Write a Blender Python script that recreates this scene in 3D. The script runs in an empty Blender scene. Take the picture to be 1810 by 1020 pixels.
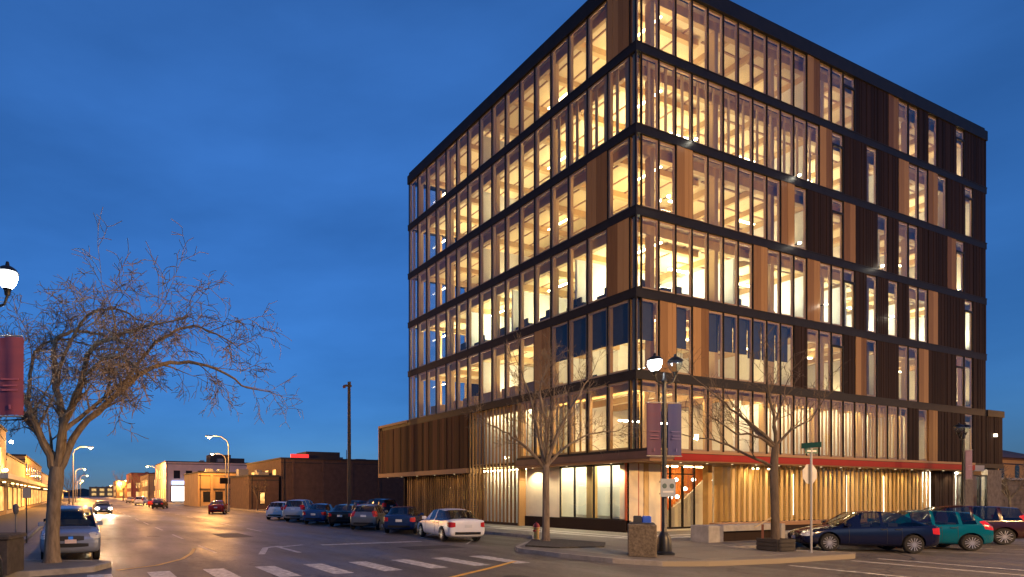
import bpy, bmesh, math, random
from mathutils import Vector, Matrix
from mathutils.bvhtree import BVHTree
R = math.radians
scene = bpy.context.scene
C = bpy.context.collection
RNG = random.Random(11)

# ------------------------------------------------------------------ camera
F_PX, CX, HY, CAM_H = 990.0, 529.0, 874.0, 2.15        # focal length, principal point and horizon in photo pixels
ANG = math.atan2(392, 990)
CA, SA = math.cos(ANG), math.sin(ANG)
CAM = (-26.233, -20.051)
cam_data = bpy.data.cameras.new('camera')
cam_data.sensor_width = 36
cam_data.lens = F_PX / 1810 * 36
cam_data.shift_x = (905 - CX) / 1810
cam_data.shift_y = (HY - 510) / 1810
cam_data.clip_end = 3000
cam = bpy.data.objects.new('camera', cam_data)
C.objects.link(cam)
cam.location = (CAM[0], CAM[1], CAM_H)
cam.rotation_euler = (R(90), 0, -ANG)
scene.camera = cam

# ------------------------------------------------------------------ sky, sun, exposure
world = bpy.data.worlds.new('World')
scene.world = world
world.use_nodes = True
wn, wl = world.node_tree.nodes, world.node_tree.links
wn.clear()
sky = wn.new('ShaderNodeTexSky')
sky.sky_type = 'NISHITA'
sky.sun_disc = False
sky.sun_elevation = R(14.0)
sky.sun_rotation = R(200)
sky.altitude = 400
sky.air_density = 1.0
sky.dust_density = 0.0
sky.ozone_density = 10.0
tint = wn.new('ShaderNodeMix'); tint.data_type = 'RGBA'; tint.blend_type = 'MULTIPLY'; tint.inputs[0].default_value = 1
tc = wn.new('ShaderNodeTexCoord')
mp = wn.new('ShaderNodeMapping'); mp.inputs['Scale'].default_value = (1.2, 1.2, 4.0)
nz = wn.new('ShaderNodeTexNoise'); nz.inputs['Scale'].default_value = 1.9; nz.inputs['Detail'].default_value = 7; nz.inputs['Roughness'].default_value = .5
rp = wn.new('ShaderNodeValToRGB')
rp.color_ramp.elements[0].position = .36; rp.color_ramp.elements[0].color = (.265, .485, .72, 1)
rp.color_ramp.elements[1].position = .68; rp.color_ramp.elements[1].color = (.385, .66, .95, 1)
bg = wn.new('ShaderNodeBackground'); bg.inputs['Strength'].default_value = 0.14
wo = wn.new('ShaderNodeOutputWorld')
wl.new(tc.outputs['Generated'], mp.inputs['Vector']); wl.new(mp.outputs[0], nz.inputs['Vector'])
wl.new(nz.outputs['Fac'], rp.inputs[0])
sx = wn.new('ShaderNodeSeparateXYZ'); wl.new(tc.outputs['Generated'], sx.inputs[0])
comb = wn.new('ShaderNodeCombineXYZ')
for ch, (lo, hi) in enumerate(((1.0, 4.9), (.55, 2.35), (.44, 1.50))):      # dusk tint: redder overhead, deeper near the horizon
    gr = wn.new('ShaderNodeMapRange'); gr.inputs[1].default_value = 0; gr.inputs[2].default_value = .6; gr.inputs[3].default_value = lo; gr.inputs[4].default_value = hi
    wl.new(sx.outputs['Z'], gr.inputs[0]); wl.new(gr.outputs[0], comb.inputs[ch])
lev = wn.new('ShaderNodeVectorMath'); lev.operation = 'MULTIPLY'; wl.new(rp.outputs[0], lev.inputs[0]); wl.new(comb.outputs[0], lev.inputs[1])
wl.new(sky.outputs[0], tint.inputs[6]); wl.new(lev.outputs[0], tint.inputs[7])
wl.new(tint.outputs[2], bg.inputs[0]); wl.new(bg.outputs[0], wo.inputs[0])
sun_d = bpy.data.lights.new('sun', 'SUN'); sun_d.energy = 0.03; sun_d.angle = R(12); sun_d.color = (.75, .85, 1)
sun = bpy.data.objects.new('sun', sun_d); C.objects.link(sun)
sun.rotation_euler = (R(78), 0, R(-20)); sun.location = (0, -40, 60)
scene.view_settings.view_transform = 'Standard'
scene.view_settings.look = 'None'
scene.view_settings.exposure = 0
scene.view_settings.gamma = 1
cy = scene.cycles
cy.use_denoising = True
try: cy.denoiser = 'OPENIMAGEDENOISE'
except Exception: pass
cy.max_bounces = 7; cy.diffuse_bounces = 4; cy.glossy_bounces = 3; cy.transmission_bounces = 4; cy.transparent_max_bounces = 24
cy.sample_clamp_indirect = 4.0
cy.caustics_reflective = False; cy.caustics_refractive = False

# ------------------------------------------------------------------ pixel helpers (a pixel gives a direction, the depth comes from the ground or a wall)
def ray(px):
    a = (px - CX) / F_PX
    return (a * CA + SA, -a * SA + CA)
def W(px, d):
    r = ray(px); return (CAM[0] + r[0] * d, CAM[1] + r[1] * d)
def G(px, py, z=0.0):
    return W(px, F_PX * (CAM_H - z) / (py - HY))
def onx(px, x0):
    r = ray(px); t = (x0 - CAM[0]) / r[0]; return CAM[1] + t * r[1], t
def ony(px, y0):
    r = ray(px); t = (y0 - CAM[1]) / r[1]; return CAM[0] + t * r[0], t
def zz(py, d):
    return CAM_H + (HY - py) * d / F_PX

# ------------------------------------------------------------------ materials
MATS = {}
def mat(name, col, rough=.6, metal=0.0, var=0.0, scale=3.0, bump=0.0, bscale=40.0, stretch=(1, 1, 1), spec=.5, col2=None, detail=6, coat=0.0, rough_var=0.0):
    if name in MATS: return MATS[name]
    m = bpy.data.materials.new(name); m.use_nodes = True
    n, l = m.node_tree.nodes, m.node_tree.links
    b = n['Principled BSDF']
    b.inputs['Base Color'].default_value = (*col, 1)
    b.inputs['Roughness'].default_value = rough
    b.inputs['Metallic'].default_value = metal
    b.inputs['Specular IOR Level'].default_value = spec
    b.inputs['Coat Weight'].default_value = coat
    b.inputs['Coat Roughness'].default_value = .06
    if var or bump or rough_var:
        t = n.new('ShaderNodeTexCoord'); mpn = n.new('ShaderNodeMapping')
        mpn.inputs['Scale'].default_value = stretch
        l.new(t.outputs['Object'], mpn.inputs['Vector'])
    if var or rough_var:
        x = n.new('ShaderNodeTexNoise'); x.inputs['Scale'].default_value = scale; x.inputs['Detail'].default_value = detail; x.inputs['Roughness'].default_value = .62
        l.new(mpn.outputs[0], x.inputs['Vector'])
        r = n.new('ShaderNodeValToRGB')
        c2 = col2 or tuple(min(1, c * (1 + var)) for c in col)
        r.color_ramp.elements[0].position = .3; r.color_ramp.elements[1].position = .7
        r.color_ramp.elements[0].color = (*[c * (1 - var) for c in col], 1) if not col2 else (*col, 1)
        r.color_ramp.elements[1].color = (*c2, 1)
        l.new(x.outputs['Fac'], r.inputs[0])
        if var or col2: l.new(r.outputs[0], b.inputs['Base Color'])
        if rough_var:
            mr = n.new('ShaderNodeMapRange'); mr.inputs[1].default_value = .3; mr.inputs[2].default_value = .7
            mr.inputs[3].default_value = rough - rough_var; mr.inputs[4].default_value = rough + rough_var
            l.new(x.outputs['Fac'], mr.inputs[0]); l.new(mr.outputs[0], b.inputs['Roughness'])
    if bump:
        y = n.new('ShaderNodeTexNoise'); y.inputs['Scale'].default_value = bscale; y.inputs['Detail'].default_value = 4
        l.new(mpn.outputs[0], y.inputs['Vector'])
        bp = n.new('ShaderNodeBump'); bp.inputs['Strength'].default_value = bump; bp.inputs['Distance'].default_value = .02
        l.new(y.outputs['Fac'], bp.inputs['Height']); l.new(bp.outputs[0], b.inputs['Normal'])
    MATS[name] = m
    return m
def emis(name, col, strength):
    if name in MATS: return MATS[name]
    m = bpy.data.materials.new(name); m.use_nodes = True
    b = m.node_tree.nodes['Principled BSDF']
    b.inputs['Base Color'].default_value = (*[min(.8, c) for c in col], 1)
    b.inputs['Emission Color'].default_value = (*col, 1)
    b.inputs['Emission Strength'].default_value = strength
    MATS[name] = m
    return m
def glass(name, tintc=(.93, .95, .95), refl=.5, base=.04, rough=0.0):
    if name in MATS: return MATS[name]
    m = bpy.data.materials.new(name); m.use_nodes = True
    n, l = m.node_tree.nodes, m.node_tree.links
    n.clear()
    o = n.new('ShaderNodeOutputMaterial'); mx = n.new('ShaderNodeMixShader')
    tr = n.new('ShaderNodeBsdfTransparent'); tr.inputs[0].default_value = (*tintc, 1)
    gl = n.new('ShaderNodeBsdfGlossy'); gl.inputs['Roughness'].default_value = rough
    fr = n.new('ShaderNodeLayerWeight'); fr.inputs['Blend'].default_value = .5
    pw = n.new('ShaderNodeMath'); pw.operation = 'POWER'; pw.inputs[1].default_value = 3.2; l.new(fr.outputs['Facing'], pw.inputs[0])
    mu = n.new('ShaderNodeMath'); mu.operation = 'MULTIPLY_ADD'; mu.inputs[1].default_value = refl; mu.inputs[2].default_value = base; mu.use_clamp = True
    l.new(pw.outputs[0], mu.inputs[0]); l.new(mu.outputs[0], mx.inputs[0])
    l.new(tr.outputs[0], mx.inputs[1]); l.new(gl.outputs[0], mx.inputs[2]); l.new(mx.outputs[0], o.inputs[0])
    MATS[name] = m
    return m
def wood(name, col, col2, scale=2.0, rough=.55, grain=18.0):
    """boards of differing tone (random per mesh piece) with long vertical grain"""
    if name in MATS: return MATS[name]
    m = bpy.data.materials.new(name); m.use_nodes = True
    n, l = m.node_tree.nodes, m.node_tree.links
    b = n['Principled BSDF']; b.inputs['Roughness'].default_value = rough; b.inputs['Specular IOR Level'].default_value = .15
    t = n.new('ShaderNodeTexCoord'); geo = n.new('ShaderNodeNewGeometry'); oi = n.new('ShaderNodeObjectInfo')
    mpn = n.new('ShaderNodeMapping'); mpn.inputs['Scale'].default_value = (grain, grain, .9)
    l.new(t.outputs['Object'], mpn.inputs['Vector'])
    ad = n.new('ShaderNodeMath'); ad.operation = 'ADD'
    l.new(geo.outputs['Random Per Island'], ad.inputs[0]); l.new(oi.outputs['Random'], ad.inputs[1])
    x = n.new('ShaderNodeTexNoise'); x.noise_dimensions = '4D'; x.inputs['Scale'].default_value = 1.0; x.inputs['Detail'].default_value = 5
    ml = n.new('ShaderNodeMath'); ml.operation = 'MULTIPLY'; ml.inputs[1].default_value = 31
    l.new(ad.outputs[0], ml.inputs[0]); l.new(ml.outputs[0], x.inputs['W']); l.new(mpn.outputs[0], x.inputs['Vector'])
    fr = n.new('ShaderNodeMath'); fr.operation = 'FRACT'; l.new(ad.outputs[0], fr.inputs[0])
    a2 = n.new('ShaderNodeMath'); a2.operation = 'MULTIPLY_ADD'; a2.inputs[1].default_value = .78
    s2 = n.new('ShaderNodeMath'); s2.operation = 'MULTIPLY'; s2.inputs[1].default_value = .3
    l.new(x.outputs['Fac'], s2.inputs[0]); l.new(fr.outputs[0], a2.inputs[0]); l.new(s2.outputs[0], a2.inputs[2])
    r = n.new('ShaderNodeValToRGB'); r.color_ramp.elements[0].color = (*col, 1); r.color_ramp.elements[1].color = (*col2, 1)
    r.color_ramp.elements[0].position = .12; r.color_ramp.elements[1].position = .85
    l.new(a2.outputs[0], r.inputs[0]); l.new(r.outputs[0], b.inputs['Base Color'])
    bp = n.new('ShaderNodeBump'); bp.inputs['Strength'].default_value = .25; bp.inputs['Distance'].default_value = .01
    l.new(x.outputs['Fac'], bp.inputs['Height']); l.new(bp.outputs[0], b.inputs['Normal'])
    MATS[name] = m
    return m

M_DARKMETAL = mat('dark_metal', (.013, .0115, .0115), .55, 0, .3, 2, spec=.22)
M_BLACKPOST = mat('black_painted_steel', (.012, .013, .014), .38, .2, .3, 6)
M_CHAR = wood('charred_cladding', (.012, .0065, .0052), (.028, .0155, .012), rough=.75, grain=22)
M_CEDAR = wood('cedar_boards', (.12, .054, .019), (.37, .215, .088), rough=.5)
M_RECLAIM = wood('weathered_boards', (.026, .012, .007), (.115, .048, .022), rough=.7, grain=14)
M_TRIMWOOD = wood('trim_timber', (.26, .14, .07), (.38, .22, .11))
M_GLULAM = wood('glulam', (.46, .29, .11), (.60, .41, .18), rough=.55, grain=8)
M_CLT = wood('clt_ceiling', (.60, .46, .23), (.74, .60, .34), rough=.6, grain=3)
M_FIN = wood('pale_fins', (.50, .31, .10), (.68, .47, .20), rough=.5, grain=10)
M_FRAMEWOOD = wood('window_frame_timber', (.38, .22, .08), (.54, .34, .14), rough=.5, grain=10)
M_ORANGE = wood('orange_slats', (.48, .10, .022), (.66, .22, .05), rough=.5, grain=10)
M_GLASS = glass('facade_glass', (.95, .97, .97), .50, .045)
M_SHOPGLASS = glass('shop_glass', (.96, .97, .96), .4, .03)
M_CREAM = mat('cream_paint', (.72, .66, .52), .7, 0, .06, 2)
M_WHITEWALL = mat('white_wall', (.80, .80, .74), .7, 0, .04, 2)
M_CONC = mat('concrete', (.30, .285, .26), .85, 0, .22, 3, .3, 60)
M_SHADE = mat('roller_shade', (.045, .045, .05), .8, 0, .15, 3)
M_RED = mat('red_fascia', (.30, .011, .009), .5, 0, .08, 1.5, spec=.15)
M_CARPET = mat('carpet', (.16, .13, .10), .9, 0, .2, 5)

# ------------------------------------------------------------------ mesh builder
class MB:
    def __init__(self): self.v = []; self.f = []; self.m = []
    def add(self, vs, fs, mi=0):
        o = len(self.v); self.v += [tuple(p) for p in vs]
        self.f += [tuple(i + o for i in q) for q in fs]; self.m += [mi] * len(fs); return self
    def box(self, x0, x1, y0, y1, z0, z1, mi=0):
        return self.add([(x0, y0, z0), (x1, y0, z0), (x1, y1, z0), (x0, y1, z0), (x0, y0, z1), (x1, y0, z1), (x1, y1, z1), (x0, y1, z1)],
                        [(0, 3, 2, 1), (4, 5, 6, 7), (0, 1, 5, 4), (1, 2, 6, 5), (2, 3, 7, 6), (3, 0, 4, 7)], mi)
    def bevbox(self, x0, x1, y0, y1, z0, z1, b=.02, mi=0):
        """box with chamfered vertical and top edges"""
        ring = lambda k, z: [(x0 + k, y0 + b, z), (x0 + b, y0 + k, z), (x1 - b, y0 + k, z), (x1 - k, y0 + b, z), (x1 - k, y1 - b, z), (x1 - b, y1 - k, z), (x0 + b, y1 - k, z), (x0 + k, y1 - b, z)]
        top = [(x0 + b, y0 + b, z1)] * 0 + [(min(max(p[0], x0 + b), x1 - b), min(max(p[1], y0 + b), y1 - b), z1) for p in ring(0, z1)]
        vs = ring(0, z0) + ring(0, z1 - b) + top
        fs = [tuple(range(7, -1, -1))]
        for s in (0, 8):
            for i in range(8): j = (i + 1) % 8; fs.append((s + i, s + j, s + 8 + j, s + 8 + i))
        fs.append(tuple(range(16, 24)))
        return self.add(vs, fs, mi)
    def prism(self, poly, z0, z1, mi=0):
        n = len(poly)
        vs = [(p[0], p[1], z0) for p in poly] + [(p[0], p[1], z1) for p in poly]
        fs = [tuple(range(n - 1, -1, -1)), tuple(range(n, 2 * n))] + [(i, (i + 1) % n, n + (i + 1) % n, n + i) for i in range(n)]
        return self.add(vs, fs, mi)
    def tube(self, pts, rad, n=6, mi=0, cap=True):
        pts = [Vector(p) for p in pts]; vs = []
        k = len(pts)
        rads = rad if isinstance(rad, (list, tuple)) else [rad] * k
        ref = None
        for i, p in enumerate(pts):
            d = (pts[min(i + 1, k - 1)] - pts[max(i - 1, 0)])
            d = d.normalized() if d.length > 1e-9 else Vector((0, 0, 1))
            if ref is None: ref = d.orthogonal().normalized()
            a = (ref - d * ref.dot(d))
            a = a.normalized() if a.length > 1e-6 else d.orthogonal().normalized()
            ref = a; b = d.cross(a)
            for j in range(n):
                t = 2 * math.pi * j / n
                q = p + (a * math.cos(t) + b * math.sin(t)) * rads[i]; vs.append((q.x, q.y, q.z))
        fs = []
        for i in range(k - 1):
            for j in range(n):
                jj = (j + 1) % n; fs.append((i * n + j, i * n + jj, (i + 1) * n + jj, (i + 1) * n + j))
        if cap:
            fs.append(tuple(range(n - 1, -1, -1))); fs.append(tuple((k - 1) * n + j for j in range(n)))
        return self.add(vs, fs, mi)
    def lathe(self, prof, c=(0, 0, 0), n=16, mi=0):
        """prof: list of (radius, z)"""
        vs, fs = [], []
        for r, z in prof:
            for j in range(n):
                t = 2 * math.pi * j / n; vs.append((c[0] + r * math.cos(t), c[1] + r * math.sin(t), c[2] + z))
        for i in range(len(prof) - 1):
            for j in range(n):
                jj = (j + 1) % n; fs.append((i * n + j, i * n + jj, (i + 1) * n + jj, (i + 1) * n + j))
        fs.append(tuple(range(n - 1, -1, -1))); fs.append(tuple((len(prof) - 1) * n + j for j in range(n)))
        return self.add(vs, fs, mi)
    def mesh(self, name, mats, smooth=False):
        me = bpy.data.meshes.new(name); me.from_pydata(self.v, [], self.f)
        for m in (mats if isinstance(mats, (list, tuple)) else [mats]): me.materials.append(m)
        me.polygons.foreach_set('material_index', self.m)
        if smooth:
            me.polygons.foreach_set('use_smooth', [True] * len(self.f))
            try: me.set_sharp_from_angle(angle=R(40))
            except Exception: pass
        me.update(); return me
    def build(self, name, mats, parent=None, smooth=False, loc=None):
        return put(name, self.mesh(name, mats, smooth), parent, loc)
def put(name, me, parent=None, loc=None, rz=0.0):
    o = bpy.data.objects.new(name, me); C.objects.link(o)
    if parent: o.parent = parent
    if loc: o.location = loc
    if rz: o.rotation_euler = (0, 0, rz)
    return o
def tag(o, label=None, cat=None, group=None, kind=None):
    if label: o['label'] = label
    if cat: o['category'] = cat
    if group: o['group'] = group
    if kind: o['kind'] = kind
    return o
def thing(name, label, cat, loc=(0, 0, 0), rz=0.0, group=None):
    o = bpy.data.objects.new(name, None); C.objects.link(o); o.empty_display_size = .3
    o.location = loc; o.rotation_euler = (0, 0, rz)
    return tag(o, label, cat, group)
def copy_tree(o, parent=None):
    c = o.copy(); C.objects.link(c); c.parent = parent
    for ch in list(o.children): copy_tree(ch, c)
    return c
def struct(name, mb, m, smooth=False):
    return tag(mb.build(name, m, None, smooth), kind='structure')
def lamp(name, kind, energy, col, loc, parent=None, radius=.15, **kw):
    d = bpy.data.lights.new(name, kind); d.energy = energy; d.color = col
    if kind in ('POINT', 'SPOT'): d.shadow_soft_size = radius
    for k, v in kw.items(): setattr(d, k, v)
    o = bpy.data.objects.new(name, d); C.objects.link(o); o.location = loc
    if parent: o.parent = parent
    return o

# ------------------------------------------------------------------ ground, road, pavements
def asphalt():
    m = bpy.data.materials.new('asphalt'); m.use_nodes = True
    n, l = m.node_tree.nodes, m.node_tree.links; b = n['Principled BSDF']
    t = n.new('ShaderNodeTexCoord')
    def noise(scale, detail=6, st=None, rough=.6):
        x = n.new('ShaderNodeTexNoise'); x.inputs['Scale'].default_value = scale; x.inputs['Detail'].default_value = detail; x.inputs['Roughness'].default_value = rough
        if st:
            q = n.new('ShaderNodeMapping'); q.inputs['Scale'].default_value = st; l.new(t.outputs['Object'], q.inputs[0]); l.new(q.outputs[0], x.inputs['Vector'])
        else: l.new(t.outputs['Object'], x.inputs['Vector'])
        return x.outputs['Fac']
    def ramp(s, p0, c0, p1, c1):
        r = n.new('ShaderNodeValToRGB'); e = r.color_ramp.elements
        e[0].position = p0; e[0].color = (*c0, 1); e[1].position = p1; e[1].color = (*c1, 1); l.new(s, r.inputs[0]); return r.outputs[0]
    def mul(a, bb, f=1.0):
        x = n.new('ShaderNodeMix'); x.data_type = 'RGBA'; x.blend_type = 'MULTIPLY'; x.inputs[0].default_value = f
        l.new(a, x.inputs[6]); l.new(bb, x.inputs[7]); return x.outputs[2]
    base = ramp(noise(.22, 5, (1, .35, 1)), .3, (.060, .055, .052), .7, (.150, .136, .118))
    fine = ramp(noise(60, 3), .3, (.65, .65, .65), .7, (1.25, 1.25, 1.25))
    tracks = ramp(noise(.9, 3, (1, .06, 1)), .35, (.78, .78, .78), .65, (1.1, 1.1, 1.1))
    vo = n.new('ShaderNodeTexVoronoi'); vo.feature = 'DISTANCE_TO_EDGE'; vo.inputs['Scale'].default_value = .16
    wp = n.new('ShaderNodeTexNoise'); wp.inputs['Scale'].default_value = .6; wp.inputs['Detail'].default_value = 5; l.new(t.outputs['Object'], wp.inputs['Vector'])
    ad = n.new('ShaderNodeVectorMath'); ad.operation = 'MULTIPLY_ADD'; ad.inputs[1].default_value = (3, 3, 3); l.new(wp.outputs['Color'], ad.inputs[0]); l.new(t.outputs['Object'], ad.inputs[2])
    l.new(ad.outputs[0], vo.inputs['Vector'])
    crack = ramp(vo.outputs['Distance'], .0, (.35, .35, .35), .012, (1, 1, 1))
    mid = ramp(noise(7, 4), .3, (.72, .72, .72), .7, (1.22, 1.2, 1.18))
    stain = ramp(noise(.75, 5), .28, (.5, .5, .5), .42, (1, 1, 1))
    col = mul(mul(mul(mul(mul(base, fine), tracks), mid), stain), crack, .9)
    l.new(col, b.inputs['Base Color'])
    rr = n.new('ShaderNodeMapRange'); rr.inputs[1].default_value = .3; rr.inputs[2].default_value = .7; rr.inputs[3].default_value = .42; rr.inputs[4].default_value = .70
    l.new(noise(.5, 6, (1, .3, 1)), rr.inputs[0]); l.new(rr.outputs[0], b.inputs['Roughness'])
    bp = n.new('ShaderNodeBump'); bp.inputs['Strength'].default_value = .35; bp.inputs['Distance'].default_value = .012
    l.new(noise(90, 3), bp.inputs['Height']); l.new(bp.outputs[0], b.inputs['Normal'])
    return m
M_ASPHALT = asphalt()
M_PAVE = mat('pavement_concrete', (.14, .128, .108), .75, 0, .25, 1.2, .3, 70, rough_var=.12)
M_SLAB = mat('pavement_slab', (.165, .15, .125), .7, 0, .28, .8, .3, 60, rough_var=.12)
M_KERB = mat('kerb_concrete', (.26, .24, .21), .8, 0, .3, 2.5, .3, 60)
M_KERBY = mat('worn_yellow_kerb', (.22, .19, .14), .8, 0, .0, 2.2, .3, 60, col2=(.52, .34, .10))
M_PAINT = mat('white_road_paint', (.17, .16, .15), .6, 0, .0001, 6, .2, 60, col2=(.68, .67, .63))
M_YELLOW = mat('yellow_road_paint', (.62, .36, .05), .6, 0, .3, 4, .2, 60)
M_EARTH = mat('dark_soil', (.05, .045, .035), .95, 0, .4, 6, .6, 40)

terrain = struct('ground', MB().box(-900, 900, -400, 1600, -1.2, -.09), mat('ground_dirt', (.07, .06, .05), .95, 0, .3, .3))
road = struct('road', MB().box(-120, 200, -120, 700, -.06, 0), M_ASPHALT)
KH = .15
def offset_poly(poly, d):
    out = []
    n = len(poly)
    for i in range(n):
        p0, p1, p2 = Vector(poly[i - 1]), Vector(poly[i]), Vector(poly[(i + 1) % n])
        a = (p1 - p0).normalized(); b = (p2 - p1).normalized()
        na, nb = Vector((-a.y, a.x)), Vector((-b.y, b.x))
        m = (na + nb); m = m.normalized(); k = d / max(.35, m.dot(na)); out.append((p1.x + m.x * k, p1.y + m.y * k))
    return out
def pavement(name, poly, kerb=.16):
    """counter-clockwise polygon: a kerb ring with the paving a few mm lower inside it"""
    inner = offset_poly(poly, kerb)
    p = struct(name, MB().prism(inner, -.05, KH - .012), M_PAVE)
    n = len(poly)
    for i in range(n):
        a, b, ai, bi = poly[i], poly[(i + 1) % n], inner[i], inner[(i + 1) % n]
        L = math.hypot(b[0] - a[0], b[1] - a[1]); k = max(1, min(40, int(L / 2.2)))
        if L > 100: k = 12
        for j in range(k):
            g = .004 / L
            t0, t1 = j / k + (g if j else 0), (j + 1) / k - (g if j < k - 1 else 0)
            lerp = lambda u, w, t: (u[0] + (w[0] - u[0]) * t, u[1] + (w[1] - u[1]) * t)
            q = [lerp(a, b, t0), lerp(a, b, t1), lerp(ai, bi, t1), lerp(ai, bi, t0)]
            mid = ((a[0] + b[0]) / 2, (a[1] + b[1]) / 2)
            MB().prism(q, -.04, KH).build('kerb_stone', M_KERBY if (-9.5 < mid[0] < -1.0 and -9.6 < mid[1] < -8.6) else M_KERB, p)
    return p
# the building's corner with its bulb-outs: angle-parking bays lie on both sides of it
CORNER = [(-5.6, 140), (-5.6, 1.2), (-7.2, -.5), (-10.5, -3.0), (-10.95, -3.6), (-11.0, -5.6), (-10.7, -7.4), (-10.0, -8.5), (-8.7, -9.0), (-5.9, -9.35), (-2.0, -9.45), (-1.4, -9.2), (-1.5, -8.7), (-3.1, -6.7), (-2.9, -6.2), (150, -6.2), (150, 140)]
pave = pavement('pavement', CORNER)
def inside(p, poly):
    r = False; n = len(poly)
    for i in range(n):
        a, b = poly[i], poly[(i + 1) % n]
        if (a[1] > p[1]) != (b[1] > p[1]) and p[0] < (b[0] - a[0]) * (p[1] - a[1]) / (b[1] - a[1]) + a[0]: r = not r
    return r
INNER = offset_poly(CORNER, .2)
sl_me = {}
nslab = 0
for i in range(-8, 30):
    for j in range(-8, 14):
        x0, y0 = i * 1.5 + .6, j * 1.5 + .4
        if x0 > -.2 and y0 > -.2: continue
        if all(inside((x0 + a, y0 + b), INNER) for a in (0, 1.5) for b in (0, 1.5)):
            k = (i * 7 + j * 3) % 4
            if k not in sl_me: sl_me[k] = MB().bevbox(.006, 1.494, .006, 1.494, -.05, -.002 - .001 * k, .008).mesh('paving_slab', M_SLAB)
            if nslab < 290: put('paving_slab', sl_me[k], pave, (x0, y0, KH)); nslab += 1
# light and dark granite bands of the forecourt
for q, (o, wd) in enumerate(((-1.1, .35), (-2.2, .3))):
    MB().box(-3.2, 30, o - wd, o, KH - .01, KH + .006 + q * .002).build('paving_band', mat('pale_granite', (.42, .40, .36), .6, 0, .15, 3), pave)
    MB().box(o - wd - .8, o - .8, o - wd, 12, KH - .01, KH + .008 + q * .002).build('paving_band', mat('pale_granite', (.42, .40, .36)), pave)
# planting bed round the tree on the bulb-out
bed = tag(MB().prism([(-10.2, -3.2), (-9.6, -4.3), (-7.7, -4.6), (-6.2, -3.4), (-6.6, -1.2), (-7.6, -.9)], KH - .02, KH + .05).build('planting_bed', M_EARTH), kind='structure')
# opposite pavement of the left street with its bulb-out at the near corner
LEFTP = [(-60, 300), (-60, -3.6), (-30.5, -3.9), (-27.4, -3.9), (-25.8, -3.5), (-25.3, -2.6), (-25.5, -2.0), (-27.9, -.9), (-28.4, 1.0), (-28.6, 300)]
lpave = pavement('pavement', LEFTP)
npave = pavement('pavement', [(-60, -25.5), (-60, -60), (150, -60), (150, -25.0), (-22, -25.0)])

def mark(poly, name='road_marking', m=None, z=.004):
    n = len(poly)
    me = MB().add([(p[0], p[1], z) for p in poly], [tuple(range(n))]).mesh(name, m or M_PAINT)
    return put(name, me, road)
def stroke(p, q, w, **k):
    d = Vector((q[0] - p[0], q[1] - p[1])).normalized() * (w / 2); nx, ny = -d.y, d.x
    return mark([(p[0] + nx, p[1] + ny), (p[0] - nx, p[1] - ny), (q[0] - nx, q[1] - ny), (q[0] + nx, q[1] + ny)], **k)
# zebra crossing over the left street: bars run along the street
for k in range(9):
    x = -26.0 + k * 1.55
    mark([(x, -6.35), (x + .62, -6.35), (x + .62, -4.1), (x, -4.1)], 'crosswalk_bar')
# crossing over the side street: two lines towards the far kerb, with a stop line
stroke((-1.35, -9.75), (-1.35, -24.5), .2, name='crosswalk_line'); stroke((-2.9, -9.75), (-2.9, -24.5), .2, name='crosswalk_line')
stroke((-6.2, -9.75), (-6.2, -24.5), .2, name='crosswalk_line')
# lane lines
for k in range(14):
    stroke((-21.5, .2 + k * 7), (-21.5, 3.4 + k * 7), .12, name='lane_line')
    if k: stroke((-16.3, 4 + k * 7), (-16.3, 7 + k * 7), .12, name='lane_line')
for a, b in zip([(-21.9, 2.2), (-22.4, .3), (-23.0, -1.3), (-24.0, -2.7)], [(-22.4, .3), (-23.0, -1.3), (-24.0, -2.7), (-25.2, -3.4)]):
    stroke(a, b, .14, m=M_YELLOW, name='yellow_line', z=.006)
for a, b in zip([(-19.6, -9.2), (-17.2, -8.0), (-15.2, -7.0)], [(-17.2, -8.0), (-15.2, -7.0), (-13.2, -5.9)]):
    stroke(a, b, .14, m=M_YELLOW, name='yellow_line', z=.006)
M_PATCH = mat('asphalt_patch', (.035, .033, .032), .75, 0, .3, 3, .3, 80)
for x, y, w, l in ((-14.2, -1.5, 2.6, 1.3), (-19.5, 7, 1.6, 3.2), (-5.0, -15.5, 3.4, 1.1), (-17.2, -11.5, 1.5, 2.4), (2.5, -15, 1.2, 2.6)):
    mark([(x, y), (x + w, y + .05), (x + w - .04, y + l), (x + .03, y + l - .04)], 'asphalt_patch', M_PATCH, .002)
M_IRON = mat('cast_iron', (.05, .045, .04), .5, .6, .3, 20, .6, 40)
for x, y in ((-15.6, -8.6), (-22.6, 9.5), (-8.2, -13.2), (4.5, -13.0)):
    put('manhole_cover', MB().lathe([(.0, 0), (.34, 0), (.34, .007), (.30, .008), (.0, .006)], n=24).mesh('manhole_cover', M_IRON), road, (x, y, .001))
M_TARLINE = mat('tar_seal', (.018, .018, .018), .45)
rt = random.Random(9)
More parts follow.
